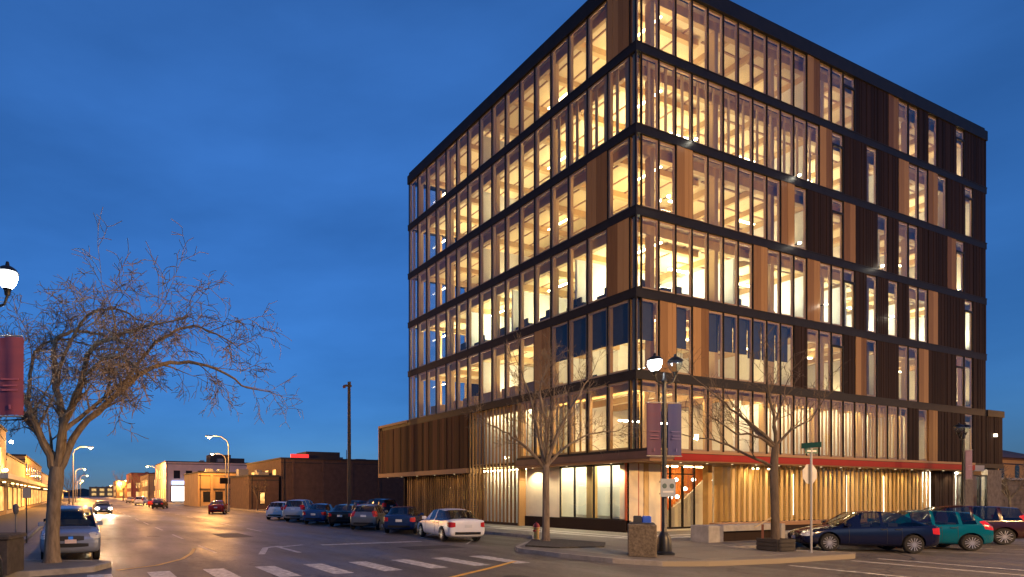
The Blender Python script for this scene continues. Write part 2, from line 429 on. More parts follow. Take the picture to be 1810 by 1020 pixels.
for k in range(9):
    p = [rt.uniform(-24, 2), rt.uniform(-14, 12)]; a = rt.choice((0, math.pi / 2)) + rt.gauss(0, .12)
    pts = [tuple(p)]
    for q in range(9):
        a += rt.gauss(0, .16); p = [p[0] + math.cos(a) * .55, p[1] + math.sin(a) * .55]; pts.append(tuple(p))
    L_p, R_p = [], []
    for i, q in enumerate(pts):
        u, w_ = pts[max(0, i - 1)], pts[min(len(pts) - 1, i + 1)]; d_ = math.hypot(w_[0] - u[0], w_[1] - u[1]); nx, ny = -(w_[1] - u[1]) / d_ * .03, (w_[0] - u[0]) / d_ * .03
        L_p.append((q[0] + nx, q[1] + ny)); R_p.append((q[0] - nx, q[1] - ny))
    if any(inside(q, CORNER) or inside(q, LEFTP) for q in pts): continue
    n_ = len(pts)
    put('tar_seam', MB().add([(x, y, .0032) for x, y in R_p + L_p], [(i, i + 1, n_ + i + 1, n_ + i) for i in range(n_ - 1)]).mesh('tar_seam', M_TARLINE), road)
# turn arrow and stop line before the crossing
stroke((-16.6, 1.75), (-11.6, 1.75), .34, name='stop_line')
for a, b, w in (((-18.6, -.8), (-18.6, 1.6), .2), ((-18.6, 1.5), (-17.3, 2.1), .22), ((-20.1, -.9), (-19.2, 1.4), .24), ((-19.2, 1.4), (-18.4, 1.9), .26)):
    stroke(a, b, w, name='turn_arrow', z=.005 + w * .004)
# angle-parking bay lines
for k in range(8):
    stroke((-5.8, 4.6 + k * 3.5), (-10.6, -.2 + k * 3.5), .1, name='parking_line')
for k in range(12):
    stroke((1.2 + k * 3.5, -6.4), (5.2 + k * 3.5, -11.0), .1, name='parking_line')
# ------------------------------------------------------------------ the office building (its corner at the origin, facades along +x and +y)
bld = thing('office_building', 'six-storey timber and glass office block with lit floors and dark cladding', 'building')
ZB = [8.24, 12.39, 16.55, 20.70, 24.84]
HB = .24
RX = 36.9; LY = 20.9
KX = lambda k: .42 + 1.28 * k
KY = lambda j: .36 + 1.28 * j
FL = [(ZB[i] + HB, (ZB[i + 1] - HB) if i < 4 else 28.55) for i in range(5)]      # window bands of the five upper floors
L2 = (4.45, ZB[0] - HB)
# floor bands and roof edge
for zc in ZB:
    b = MB().box(-.05, 0.30, -.05, LY + .05, zc - HB, zc + HB).box(.30, RX + .05, -.05, .30, zc - HB, zc + HB)
    b.box(-.07, -.05, -.07, LY + .08, zc + HB - .06, zc + HB - .01).box(-.05, RX + .08, -.07, -.05, zc + HB - .06, zc + HB - .01)
    b.build('floor_band', M_DARKMETAL, bld)
b = MB().box(-.10, .3, -.10, LY + .05, 28.55, 29.25).box(.3, RX + .05, -.10, .3, 28.55, 29.25)
b.box(.3, RX + .05, LY - .3, LY + .05, 28.55, 29.25).box(RX - .3, RX + .05, .3, LY - .3, 28.55, 29.25)
b.build('roof_fascia', M_DARKMETAL, bld)
MB().box(-.0, RX - .1, -.0, LY - .05, 29.25, 29.5).build('roof_coping', M_DARKMETAL, bld)
MB().box(.3, RX - .3, .3, LY - .3, 28.75, 29.2).build('roof', M_DARKMETAL, bld)

# pieces in facade coordinates: u along the wall from its left edge 0..1.28, depth d inwards; frames for the two facades
def L_(u0, u1, d0, d1, z0, z1, mb, mi=0): return mb.box(d0, d1, u0, u1, z0, z1, mi)
def R_(u0, u1, d0, d1, z0, z1, mb, mi=0): return mb.box(u0, u1, d0, d1, z0, z1, mi)
CACHE = {}
def piece(key, side, fn, mats):
    k = (key, side)
    if k not in CACHE:
        mb = MB(); fn(mb, L_ if side == 'L' else R_); CACHE[k] = mb.mesh(key[0], mats)
    return CACHE[k]
W_ = 1.28
def place(name, me, side, u, z, parent=bld):
    return put(name, me, parent, (0, u, z) if side == 'L' else (u, 0, z))
def mullion(side, u, z0, z1):
    h = round(z1 - z0, 3)
    me = piece(('mullion', h), side, lambda mb, B: (B(-.030, .030, -.015, .045, 0, h, mb)), M_DARKMETAL)
    place('mullion', me, side, u, z0)
def window(side, u, z0, z1, kind='G', w=W_):
    h = round(z1 - z0, 3)
    def fr(mb, B):
        t = .085; dp = .27 if side == 'L' else .12
        B(.036, .036 + t, .05, dp, 0, h, mb); B(w - .036 - t, w - .036, .05, dp, 0, h, mb)
        B(.036 + t, w - .036 - t, .05, .13, 0, .12, mb); B(.036 + t, w - .036 - t, .05, .13, h - .12, h, mb)
    f = place('window', piece(('window', h, w), side, fr, M_FRAMEWOOD), side, u, z0)
    p = put('pane', piece(('pane', h, w), side, lambda mb, B: B(.031, w - .031, .02, .03, .0, h, mb), M_GLASS), f)
    if kind == 'V':
        zt = h * .78
        def vf(mb, B):
            B(.036, w - .036, -.02, .015, zt - .07, zt + .07, mb); B(.036, .10, -.02, .015, 0, zt - .07, mb); B(w - .10, w - .036, -.02, .015, 0, zt - .07, mb); B(.10, w - .10, -.02, .015, 0, .07, mb)
        put('vent_sash', piece(('vent_sash', h), side, vf, M_DARKMETAL), f)
    if kind == 'S':
        sh = h * RNG.choice((.40, .42, .45))
        put('roller_shade', piece(('roller_shade', round(sh, 2)), side, lambda mb, B: B(.05, w - .05, .30, .31, sh, h - .02, mb), M_SHADE), f)
    if kind == 'B':
        for uu in (.30, .86):
            put('batten', piece(('batten', uu, h), side, lambda mb, B: B(uu, uu + .15, .29, .35, .0, h + .1, mb), M_GLULAM), f)
    if kind == 'Y':
        put('roller_shade', piece(('amber_shade', h), side, lambda mb, B: B(.05, w - .05, .36, .37, .0, h - .02, mb), mat('amber_shade', (.75, .42, .14), .7)), f)
    return f
def panel(side, u, z0, z1, m, name, w=W_, n=4):
    h = round(z1 - z0, 3); var = RNG.randrange(3)
    def fn(mb, B):
        r = random.Random(var * 7 + n); cuts = [.012]
        ws = [r.uniform(.8, 1.25) for _ in range(n)]; s = sum(ws)
        for q in ws: cuts.append(cuts[-1] + q / s * (w - .024))
        for a, b in zip(cuts, cuts[1:]):
            d = r.uniform(-.045, -.015); B(a + .006, b - .006, d, .10, 0, h, mb)
        B(.006, w - .006, .10, .18, 0, h, mb)
    place(name, piece((name, h, var, w, n), side, fn, m), side, u, z0)

RPAT = {4: 'GGGGGGGGGGGWGGVDDDWGGDGDDVDD', 3: 'BBBBBBBBBBBBWVDDGDDWGGWGDDVD', 2: 'GGWGGGGGGWGDDVWDDGDGGDDDWVDD',
        1: 'GGGGGGGWGGGWGGVDGDGDGGWDDDVD', 0: 'SWSWSSSSSSDGGVDWGDDGGWDDDVYD'}
LPAT = {4: 'WGGGGGGGGGGGGGGG', 3: 'BBBBGGGGGGGGGGGG', 2: 'GWGGGGGGGGGGGGGG', 1: 'WGGGGGGGGGGGGGGG', 0: 'SSSSWGGGGGGGGGGG'}
for fl in range(5):
    z0, z1 = FL[fl]
    for side, pat, KK in (('L', LPAT[fl], KY), ('R', RPAT[fl], KX)):
        prev = 'G'
        for k, ch in enumerate(pat):
            u = KK(k)
            if ch == 'W': panel(side, u, z0, z1, M_CEDAR, 'wood_panel')
            elif ch == 'D': panel(side, u, z0, z1, M_CHAR, 'cladding_panel', n=6)
            else: window(side, u, z0, z1, ch)
            if not (ch == 'D' and prev == 'D'): mullion(side, u, z0, z1)
            prev = ch
    mullion('L', KY(16), z0, z1); mullion('R', KX(28), z0, z1)
    panel('R', KX(28), z0, z1, M_CHAR, 'cladding_panel', w=RX - KX(28), n=3)
    # glazed corner
    h = z1 - z0
    cw = MB().box(.0, .07, .0, .07, 0, h).build('corner_window', M_DARKMETAL, bld, loc=(-.02, -.02, z0))
    MB().box(.075, .092, .075, .345, 0, h).box(.092, .385, .075, .092, 0, h).build('pane', M_GLASS, cw, loc=(0, 0, 0))
    MB().box(.14, .28, .14, .28, 0, h).build('corner_post', M_FRAMEWOOD, cw)
    # end walls
MB().box(5.9, RX, LY - .25, LY, 4.0, 28.55).build('end_wall', M_CHAR, bld)
MB().box(RX - .25, RX, .31, LY - .25, 4.0, 28.55).build('end_wall', M_CHAR, bld)
for fl in range(5):
    z0, z1 = FL[fl]
    for q in range(4):
        x = .45 + q * 1.36
        f = MB().box(x, x + .1, LY - .2, LY, z0, z1).box(x + 1.26, x + 1.36, LY - .2, LY, z0, z1).build('window', M_FRAMEWOOD, bld)
        MB().box(x + .1, x + 1.26, LY - .1, LY - .08, z0, z1).build('pane', M_GLASS, f)
    MB().box(.3, 5.9, LY - .25, LY + .02, z1, z1 + .56).build('floor_band', M_DARKMETAL, bld)

# ---- interiors: slabs, timber ceilings, beams, columns, core walls, linear lamps
FURN = mat('dark_furniture', (.03, .03, .035), .6)
FLOORS = [  # slab top, ceiling, light strength, light colour, core wall
    (ZB[0] + .14, ZB[1] - .20, 17, (1.0, .84, .52), M_CREAM),
    (ZB[1] + .14, ZB[2] - .20, 29, (1.0, .92, .60), M_WHITEWALL),
    (ZB[2] + .14, ZB[3] - .20, 14, (1.0, .80, .47), M_CREAM),
    (ZB[3] + .14, ZB[4] - .20, 15, (1.0, .82, .50), M_CREAM),
    (ZB[4] + .14, 28.70, 9.5, (1.0, .74, .42), M_CREAM)]
def light_bars(zf, zc, st, colr, key, spots, up=True):
    """slim ceiling lamps, and added floor boxes, unseen from the street, that brighten the timber ceilings"""
    m = emis('lamp_strip_' + key, colr, st)
    me_y = MB().box(-.07, .07, -.9, .9, -.03, .03).mesh('ceiling_light', m); me_x = MB().box(-.9, .9, -.07, .07, -.03, .03).mesh('ceiling_light', m)
    mus = [emis('added_uplight_%s_%d' % (key, v), tuple(c * t for c, t in zip(colr, tt)), st * 2.2 * k) for v, (k, tt) in enumerate(((.45, (1, .92, .8)), (1.0, (1, 1, 1)), (1.5, (1, 1.03, 1.1))))]
    def upl(a, b, mu):
        return MB().box(-a, a, -b, b, 0, .80).box(-a + .02, a - .02, -b + .02, b - .02, .80, .82, 1).mesh('added_uplighter', [M_DARKMETAL, mu])
    uy, ux = [upl(.35, 1.2, m_) for m_ in mus], [upl(1.2, .35, m_) for m_ in mus]; rl = random.Random(key)
    for i, (x, y, o) in enumerate(spots):
        if i % 2 == 0 or not up: put('ceiling_light', me_y if o else me_x, bld, (x, y, zc - .45))
        v = rl.choice((0, 1, 1, 2))
        if up: put('added_uplighter', (uy if o else ux)[v], bld, (x, y, zf + .002))  # added glowing box, out of sight from the street, to brighten the ceiling
LS = [(x, 2.0 + 3.05 * i, 1) for i in range(7) for x in (3.4,)] + [(5.0 + 3.2 * i, 3.4, 0) for i in range(10)] + [(35.6, 1.9, 1)]
names = ['second', 'third', 'fourth', 'fifth', 'sixth']
for i, (zf, zc, st, colr, wallm) in enumerate(FLOORS):
    MB().box(.36, RX - .3, .36, LY - .3, zf - .27, zf).build('floor_slab', M_CARPET, bld)
    MB().box(.36, RX - .3, .36, LY - .3, zc, zc + .05).build('ceiling', M_CLT, bld)
    bm_ = MB().box(.62, .86, .62, LY - .4, zc - .50, zc).box(.86, RX - .5, .62, .86, zc - .50, zc)
    bm_.build('edge_beam', M_GLULAM, bld)
    for j in range(1, 9):
        y = 1.9 + 2.56 * (j - 1)
        if y < LY - 1: MB().box(.86, 7.5, y - .12, y + .12, zc - .36, zc).build('ceiling_beam', M_GLULAM, bld)
    for j in range(11):
        x = 8.9 + 2.56 * j
        if x < RX - .6: MB().box(x - .12, x + .12, .86, 7.0, zc - .36, zc).build('ceiling_beam', M_GLULAM, bld)
    for y in (.75, 5.9, 11.0, 16.1, 20.2): MB().box(.62, .92, y - .16, y + .16, zf, zc - .50).build('column', M_GLULAM, bld)
    for x in (2.05, 7.2, 12.3, 17.4, 22.5, 27.6, 32.7): MB().box(x - .16, x + .16, .62, .92, zf, zc - .50).build('column', M_GLULAM, bld)
    MB().box(7.5, RX - .4, 7.0, 7.15, zf, zc).build('interior_wall', wallm, bld)
    MB().box(7.5, 7.65, 7.15, LY - .5, zf, zc).build('interior_wall', wallm, bld)
    MB().box(36.42, 36.52, .37, 7.0, zf, zc).build('interior_wall', wallm, bld)
    MB().box(30.2, 30.32, 2.4, 7.0, zf, zc - .37).build('interior_wall', wallm, bld)
    for x in ((16.5, 25.0) if i != 1 else (9.5, 16.5, 21.0, 29.0)):
        MB().box(x, x + .12, 1.1, 7.0, zf, zc - .37 if i else zc - .37).build('interior_wall', wallm, bld)
    for y in ((13.0,) if i != 1 else (4.6, 9.8, 14.6)):
        MB().box(1.1, 7.5, y, y + .12, zf, zc - .37).build('interior_wall', wallm, bld)
    light_bars(zf, zc, st, colr, names[i], LS)
    # service slots between the timber ceiling panels, doors and shelves along the core
    for q in range(4):
        x = 1.75 + q * 1.45
        MB().box(x, x + .11, 1.0, LY - .5, zc - .05, zc - .001).build('ceiling_slot', M_TRIMWOOD, bld)
        MB().box(7.8, RX - .6, x, x + .11, zc - .05, zc - .001).build('ceiling_slot', M_TRIMWOOD, bld)
    r_ = random.Random(50 + i)
    for q in range(7):
        x = 9 + q * 3.8 + r_.uniform(-.6, .6)
        MB().box(x, x + .95, 6.94, 6.999, zf, zf + 2.15).build('door', r_.choice((M_GLULAM, M_FRAMEWOOD, FURN)), bld)
        if r_.random() < .6: MB().box(x + 1.4, x + 2.9, 6.6, 6.99, zf, zf + r_.choice((1.3, 1.9, 2.3))).build('bookcase', r_.choice((M_FRAMEWOOD, FURN, M_GLULAM)), bld)
    for q in range(4):
        y = 8.4 + q * 3.1 + r_.uniform(-.4, .4)
        MB().box(7.44, 7.499, y, y + .95, zf, zf + 2.15).build('door', r_.choice((M_GLULAM, M_FRAMEWOOD, FURN)), bld)
# desks and cabinets by the third-floor windows
zf = FLOORS[1][0]
for q in range(7):
    y = 1.9 + q * 2.1
    MB().box(.95, 1.7, y, y + 1.2, zf, zf + .74).box(1.1, 1.2, y + .3, y + .85, zf + .8, zf + 1.15).build('desk', FURN, bld)
for q in range(5):
    x = 1.6 + q * 2.6
    MB().box(x, x + 1.2, .95, 1.7, zf, zf + .74).box(x + .3, x + .85, 1.1, 1.2, zf + .8, zf + 1.15).build('desk', FURN, bld)
zf = FLOORS[0][0]
for q in range(6):
    y = 7.6 + q * 2.1
    MB().box(1.2, 2.0, y, y + 1.3, zf, zf + 1.1).build('cabinet', M_FRAMEWOOD, bld)

# ---- second level (above the canopy)
z0, z1 = L2
h2 = z1 - z0
for j in range(2): window('L', KY(j), z0, z1); mullion('L', KY(j), z0, z1)
mullion('L', KY(2), z0, z1)
cw = MB().box(-.02, .05, -.02, .05, 0, h2).build('corner_window', M_DARKMETAL, bld, loc=(0, 0, z0))
MB().box(.075, .092, .075, .345, 0, h2).box(.092, .385, .075, .092, 0, h2).build('pane', M_GLASS, cw)
MB().box(.14, .28, .14, .28, 0, h2).build('corner_post', M_FRAMEWOOD, cw)
for k in range(20): window('R', KX(k), z0, z1); mullion('R', KX(k), z0, z1)
panel('R', KX(20) - .0, z0, z1, M_CHAR, 'cladding_panel', n=6); mullion('R', KX(20), z0, z1)
window('R', KX(21), z0, z1); mullion('R', KX(21), z0, z1); panel('R', KX(22), z0, z1, M_CEDAR, 'wood_panel')
for k in (23, 24, 25, 27, 28, 29): panel('R', KX(k), z0, z1 + (.0 if k < 28 else .0), M_CHAR, 'cladding_panel', n=6)
window('R', KX(26), z0, z1)
panel('R', KX(30), z0, z1, M_CHAR, 'cladding_panel', w=39.5 - KX(30), n=2)
MB().box(RX + .06, 39.6, -.11, 9, z1, ZB[0] + HB).box(RX + .001, 39.5, .19, 9, 4.0, z1).build('side_wing', M_DARKMETAL, bld)
# fins in front of the second-level glass
fin_me = {}
def fin(side, u, z0, z1, w=.09, d=.30, m=None, off=-.32, name='fin'):
    key = (side, round(z1 - z0, 2), w, d, off, (m or M_FIN).name)
    if key not in fin_me:
        mb = MB(); (L_ if side == 'L' else R_)(-w / 2, w / 2, off, off + d, 0, z1 - z0, mb); fin_me[key] = mb.mesh(name, m or M_FIN)
    place(name, fin_me[key], side, u, z0)
for q in range(int((KX(20) - KX(8)) / .43)):
    fin('R', KX(8) + .2 + q * .43, z0 - .1, z1, w=.10, d=.05, off=.16)
for q in range(15): fin('L', KY(2) + .2 + q * .40, z0 - .1, z1, w=.09, d=.06, off=.16)
for j in range(2, 6): window('L', KY(j), z0, z1); mullion('L', KY(j), z0, z1)
mullion('L', KY(6), z0, z1)
# full-height fin screen
YS0, YS1 = 8.1, 13.1
sg = MB().box(.42, .44, YS0, YS1, .35, z1).build('screen_glass', M_GLASS, bld)
for q in range(15): fin('L', YS0 + .12 + q * .345, .3, z1, w=.11, d=.08, off=.1, m=M_CEDAR)
MB().box(-.02, .46, YS0, YS1, .15, .30).build('screen_base', M_DARKMETAL, bld)
MB().box(.32, .41, YS0, YS1, 4.12, 4.2).build('screen_rail', M_DARKMETAL, bld)
MB().box(-.06, .5, YS0 - .12, YS0, .15, z1).build('screen_jamb', M_CEDAR, bld)
# cantilevered box of weathered boards
YB0, YB1 = 13.16, 25.8
bm_me = []
for v in range(4):
    bm_me.append(MB().box(-.05 + .012 * v, .06, .006, .294, 0, z1 - 4.05).mesh('board', M_RECLAIM))
wing = MB().box(.06, 7.0, YB0, YB1, 4.05, z1 + .28).build('board_box', M_DARKMETAL, bld)
nb = int((YB1 - YB0) / .30)
for q in range(nb + 1):
    y = YB0 + q * .30
    if y + .3 <= YB1 + .01: put('board', bm_me[RNG.randrange(4)], wing, (0, y, 4.05))
MB().box(-.12, 7.1, YB0, YB1 + .1, 3.70, 4.05).build('box_sill', M_TRIMWOOD, bld)
MB().box(-.12, 7.1, LY + .10, YB1 + .1, z1 + .28, z1 + .50).build('box_coping', M_TRIMWOOD, bld)
MB().box(-.10, .06, YB1 - .0, YB1 + .1, 4.05, z1 + .28).build('box_end_trim', M_TRIMWOOD, bld)
for q in range(31):
    y = 13.3 + q * .29
    fin('L', y, .25, 3.70, w=.10, d=.07, off=.6, m=M_CEDAR)
MB().box(.86, .88, 13.2, 22.2, .25, 3.7).build('screen_glass', M_GLASS, bld)
MB().box(.5, .9, 13.2, 22.3, .15, .25).build('screen_base', M_DARKMETAL, bld)
MB().box(.5, 7, 22.3, 22.45, .15, 3.7).build('end_wall', M_CHAR, bld)

# second-level interior: floor, ceiling, lobby void walls
MB().box(.5, RX - .3, .5, YB1 - .4, 4.0, 4.3).build('floor_slab', M_CLT, bld)
MB().box(.36, RX - .3, .36, LY - .3, ZB[0] - .2, ZB[0] - .15).build('ceiling', M_CLT, bld)
MB().box(.62, .86, .62, LY - .4, ZB[0] - .62, ZB[0] - .2).box(.86, RX - .5, .62, .86, ZB[0] - .62, ZB[0] - .2).build('edge_beam', M_GLULAM, bld)
for j in range(11):
    x = 1.9 + 2.56 * j
    MB().box(x - .12, x + .12, .86, 7.0, ZB[0] - .56, ZB[0] - .2).build('ceiling_beam', M_GLULAM, bld)
for x in (2.05, 7.2, 12.3, 17.4, 22.5, 27.6): MB().box(x - .16, x + .16, .95, 1.25, .15, ZB[0] - .62).build('column', M_GLULAM, bld)
MB().box(9.0, 11.2, 4.2, 4.35, 4.3, ZB[0] - .2).build('interior_wall', M_CREAM, bld)
MB().box(26.0, RX - .4, 4.2, 4.35, 4.3, ZB[0] - .2).build('interior_wall', M_CREAM, bld)
MB().box(11.2, 26.0, 2.1, 2.25, 4.3, ZB[0] - .2).build('interior_wall', M_WHITEWALL, bld)
MB().box(11.1, 11.2, 2.1, 4.2, 4.3, ZB[0] - .2).build('interior_wall', M_CREAM, bld)
MB().box(26.0, 26.1, 2.1, 4.2, 4.3, ZB[0] - .2).build('interior_wall', M_CREAM, bld)
MB().box(3.0, 9.0, 7.0, 7.15, 4.3, ZB[0] - .2).build('interior_wall', M_CREAM, bld)
MB().box(4.5, 4.62, 7.15, LY - .5, 4.3, ZB[0] - .2).build('interior_wall', M_CREAM, bld)
light_bars(4.3, ZB[0] + .02, 72, (1.0, .78, .44), 'mezzanine', [(1.15, 1.8 + 2.0 * i, 1) for i in range(4)] + [(2.4 + 2.0 * i, 1.15, 0) for i in range(17)], up=False)
MB().box(36.42, 36.52, .37, 4.2, 4.3, ZB[0] - .2).build('interior_wall', M_CREAM, bld)
MB().box(30.4, 30.5, 1.6, 4.2, 4.3, ZB[0] - .2).build('interior_wall', M_CREAM, bld)
light_bars(4.3, 6.9, 60, (1.0, .9, .7), 'mezzanine_line', [(4.0, 3.4, 0), (6.2, 3.4, 0)], up=False)

# ---- ground level
MB().box(.9, RX - .3, .9, YB1 - 3.7, .12, .17).build('floor_slab', mat('lobby_floor', (.42, .38, .30), .4, 0, .1, 2), bld)
# canopy round the corner: soffit, corner edge with weaker light put into a duller red, red fascia
MB().box(-.30, 1.2, -.95, YS0 - .13, 3.80, 4.10).box(1.2, 32.2, -.95, 1.2, 3.80, 4.10).build('canopy', M_TRIMWOOD, bld)
MB().box(-.36, -.305, -1.0, YS0 - .14, 3.92, 4.30).box(-.305, 1.4, -1.005, -.955, 3.92, 4.30).build('canopy_edge', mat('dim_fascia_red', (.10, .045, .03), .5, 0, .2, 2), bld)
MB().box(1.4, 32.2, -1.01, -.955, 3.86, 4.20).build('canopy_fascia', M_RED, bld)
MB().box(1.4, 32.2, -1.03, -.955, 4.225, 4.36).build('canopy_cap', M_TRIMWOOD, bld)
MB().box(-.30, .07, -.95, YS0 - .14, 4.12, 4.44).box(.07, 39.5, -.10, .07, 4.12, 4.44).build('floor_band', M_DARKMETAL, bld)
MB().box(32.2, 33.6, -1.0, .0, 3.80, 4.2).build('canopy_end', mat('grey_metal', (.30, .31, .34), .4, .4), bld)
# shop window wall on the left: plinth, cream panel, panes, timber column
XW = .55
MB().box(XW - .15, XW + .25, .9, YS0 - .12, .15, .78).build('plinth', M_CHAR, bld)
pc = MB().box(XW - .02, XW + .2, 5.35, YS0 - .12, .78, 3.80).build('cream_panel', mat('cream_plaster', (.76, .64, .44), .6, 0, .08, 1.5), bld)
shop_edges = [.9, 1.9, 3.0, 4.3, 5.35]
for a, b in zip(shop_edges, shop_edges[1:]):
    f = MB().box(XW, XW + .12, a, a + .025, .78, 3.8).box(XW, XW + .12, b - .025, b, .78, 3.8).box(XW, XW + .12, a + .025, b - .025, .78, .84).box(XW, XW + .12, a + .025, b - .025, 3.72, 3.8).build('shop_window', M_DARKMETAL, bld)
    MB().box(XW + .05, XW + .06, a + .025, b - .025, .84, 3.72).build('pane', M_SHOPGLASS, f)
MB().box(XW + .35, XW + .75, 3.35, 3.75, .15, 3.8).build('column', M_GLULAM, bld)
MB().box(2.2, 2.3, 1.0, YS0, .17, 3.85).build('interior_wall', M_WHITEWALL, bld)
MB().box(XW + .3, 2.2, YS0 - .1, YS0, .17, 3.85).build('interior_wall', M_WHITEWALL, bld)
MB().box(2.12, 2.18, 2.2, 5.4, .9, 2.6).build('white_board', mat('white_board', (.62, .66, .62), .3), bld)
MB().box(1.47, 3.2, 1.0, 1.1, .15, 3.80).build('entrance_panel', mat('cream_plaster', (.66, .52, .33)), bld)
light_bars(.17, 4.30, 62, (1.0, .90, .62), 'shop', [(1.5, 2.4, 1), (1.5, 4.4, 1), (1.5, 6.4, 1)], up=False)
# clad corner pier and entrance glazing set back under the canopy
YE = 2.0
MB().box(.55, 1.35, .9, 1.35, .15, 3.80).build('corner_pier', mat('cream_plaster', (.76, .64, .44)), bld)
MB().box(1.36, 1.42, .9, 1.12, .15, 3.80).build('red_jamb', mat('red_timber', (.42, .08, .02), .5), bld)
MB().box(3.2, 3.3, 1.0, YE, .15, 3.80).build('red_jamb', mat('red_timber', (.42, .08, .02), .5), bld)
MB().box(.47, .54, .9, 1.0, .15, 3.80).build('red_jamb', mat('red_timber', (.42, .08, .02), .5), bld)
ent = [3.32, 4.4, 5.45, 6.5, 7.55]
for a, b in zip(ent, ent[1:]):
    f = MB().box(a, a + .045, YE, YE + .1, .17, 3.8).box(b - .045, b, YE, YE + .1, .17, 3.8).box(a + .045, b - .045, YE, YE + .1, .17, .27).box(a + .045, b - .045, YE, YE + .1, 3.3, 3.36).build('entrance_window', M_DARKMETAL, bld)
    MB().box(a + .045, b - .045, YE + .04, YE + .05, .27, 3.3).box(a + .045, b - .045, YE + .04, YE + .05, 3.36, 3.8).build('pane', M_SHOPGLASS, f)
for q in range(34):
    MB().box(3.4 + q * .26, 3.4 + q * .26 + .22, 4.4, 4.4 + .05 + .03 * (q % 3), 1.0, 3.95).build('orange_slat', M_ORANGE, bld)
MB().box(2.3, 12.3, 4.56, 4.7, .17, 3.95).build('interior_wall', M_CREAM, bld)
M_STAIR = mat('pale_stair', (.62, .56, .42), .5)
st = MB()
for q in range(11): st.box(7.3 + q * .27, 7.3 + (q + 1) * .27, 3.4, 4.3, .17, .50 + q * .17)
st.build('stair', M_STAIR, bld)
bal = [(7.1, .17), (10.4, .17), (10.4, 3.1), (9.6, 2.55), (8.4, 1.75), (7.1, 1.15)]
MB().add([(x, 3.34, z) for x, z in bal] + [(x, 3.39, z) for x, z in bal], [tuple(range(6)), tuple(range(11, 5, -1))] + [(i, 6 + i, 6 + (i + 1) % 6, (i + 1) % 6) for i in range(6)]).build('stair_balustrade', M_STAIR, bld)
light_bars(.17, 4.30, 45, (1.0, .72, .36), 'lobby', [(4.6, 3.2, 0), (6.8, 3.2, 0), (9.2, 3.2, 0), (16, 3.2, 0)], up=False)
MB().box(12.2, 12.3, 3.9, 4.56, .17, 3.95).build('interior_wall', M_CREAM, bld)
# fins along the right ground floor on a dark plinth
XF0, XF1 = 7.75, 29.3
MB().box(XF0 - .3, XF1, -.05, .5, .15, .62).build('plinth', M_CHAR, bld)
MB().box(XF0 - .3, XF1, .40, .42, .62, 3.8).build('screen_glass', M_GLASS, bld)
n = 44
for q in range(n):
    u = XF0 + q * (XF1 - XF0) / n
    fin('R', u, .62, 3.80, w=.17 if q % 3 else .22, d=.05, off=.05)
MB().box(12.3, RX - .4, 3.9, 4.05, .17, 3.95).build('interior_wall', mat('ochre_wall', (.60, .36, .12), .7, 0, .1, 1), bld)
for px_ in (1344, 1366, 1402, 1498, 1516, 1562, 1645):
    x = ony(px_, .7)[0]
    MB().box(x, x + .05, .7, .75, .9, 3.4).build('vertical_lamp', emis('vertical_tube', (1, .90, .62), 6), bld)
for k in range(2): panel('R', 29.4 + k * 1.28, .2, 3.8, M_CHAR, 'cladding_panel', n=6)
# glazed lit doors near the far end
for a, b in ((32.3, 33.6), (35.0, 36.0), (36.1, 37.2)):
    f = MB().box(a, a + .06, .02, .12, .2, 3.6).box(b - .06, b, .02, .12, .2, 3.6).box(a + .06, b - .06, .02, .12, 3.5, 3.6).build('side_door', M_DARKMETAL, bld)
    MB().box(a + .06, b - .06, .06, .07, .2, 3.5).build('pane', M_SHOPGLASS, f)
MB().box(31.96, 32.29, -.02, .3, .15, 3.8).build('end_wall', mat('rough_stone', (.16, .13, .10), .9, 0, .4, 3, .8, 8), bld)
MB().box(33.61, 34.99, -.02, .3, .15, 4.0).build('end_wall', mat('rough_stone', (.16, .13, .10)), bld)
MB().box(37.21, 39.4, -.02, .3, .15, 4.0).build('end_wall', mat('rough_stone', (.16, .13, .10)), bld)
MB().box(32.0, 37.2, 1.6, 1.7, .17, 3.9).build('interior_wall', M_WHITEWALL, bld)
light_bars(.17, 4.2, 150, (1.0, .93, .72), 'vestibule', [(33.0, .9, 0), (35.4, .9, 0), (36.6, .9, 0)], up=False)
light_bars(.17, 4.2, 26, (1.0, .62, .25), 'under_box', [(1.5, 14.6 + 2.2 * i, 1) for i in range(4)], up=False)
light_bars(.17, 4.25, 55, (1.0, .84, .5), 'screen', [(.95, 9.2, 1), (.95, 11.6, 1)], up=False)
light_bars(4.3, 8.3, 55, (1.0, .84, .5), 'upper_screen', [(.95, 9.2, 1), (.95, 11.6, 1)], up=False)
MB().box(1.5, 1.6, YS0, YS1, .17, 3.95).build('interior_wall', M_WHITEWALL, bld)
MB().box(1.5, 1.6, YS0, YS1, 4.3, 7.95).build('interior_wall', M_WHITEWALL, bld)
MB().box(2.2, 2.3, YS1, 22.2, .17, 3.95).build('interior_wall', mat('ochre_wall', (.60, .36, .12)), bld)
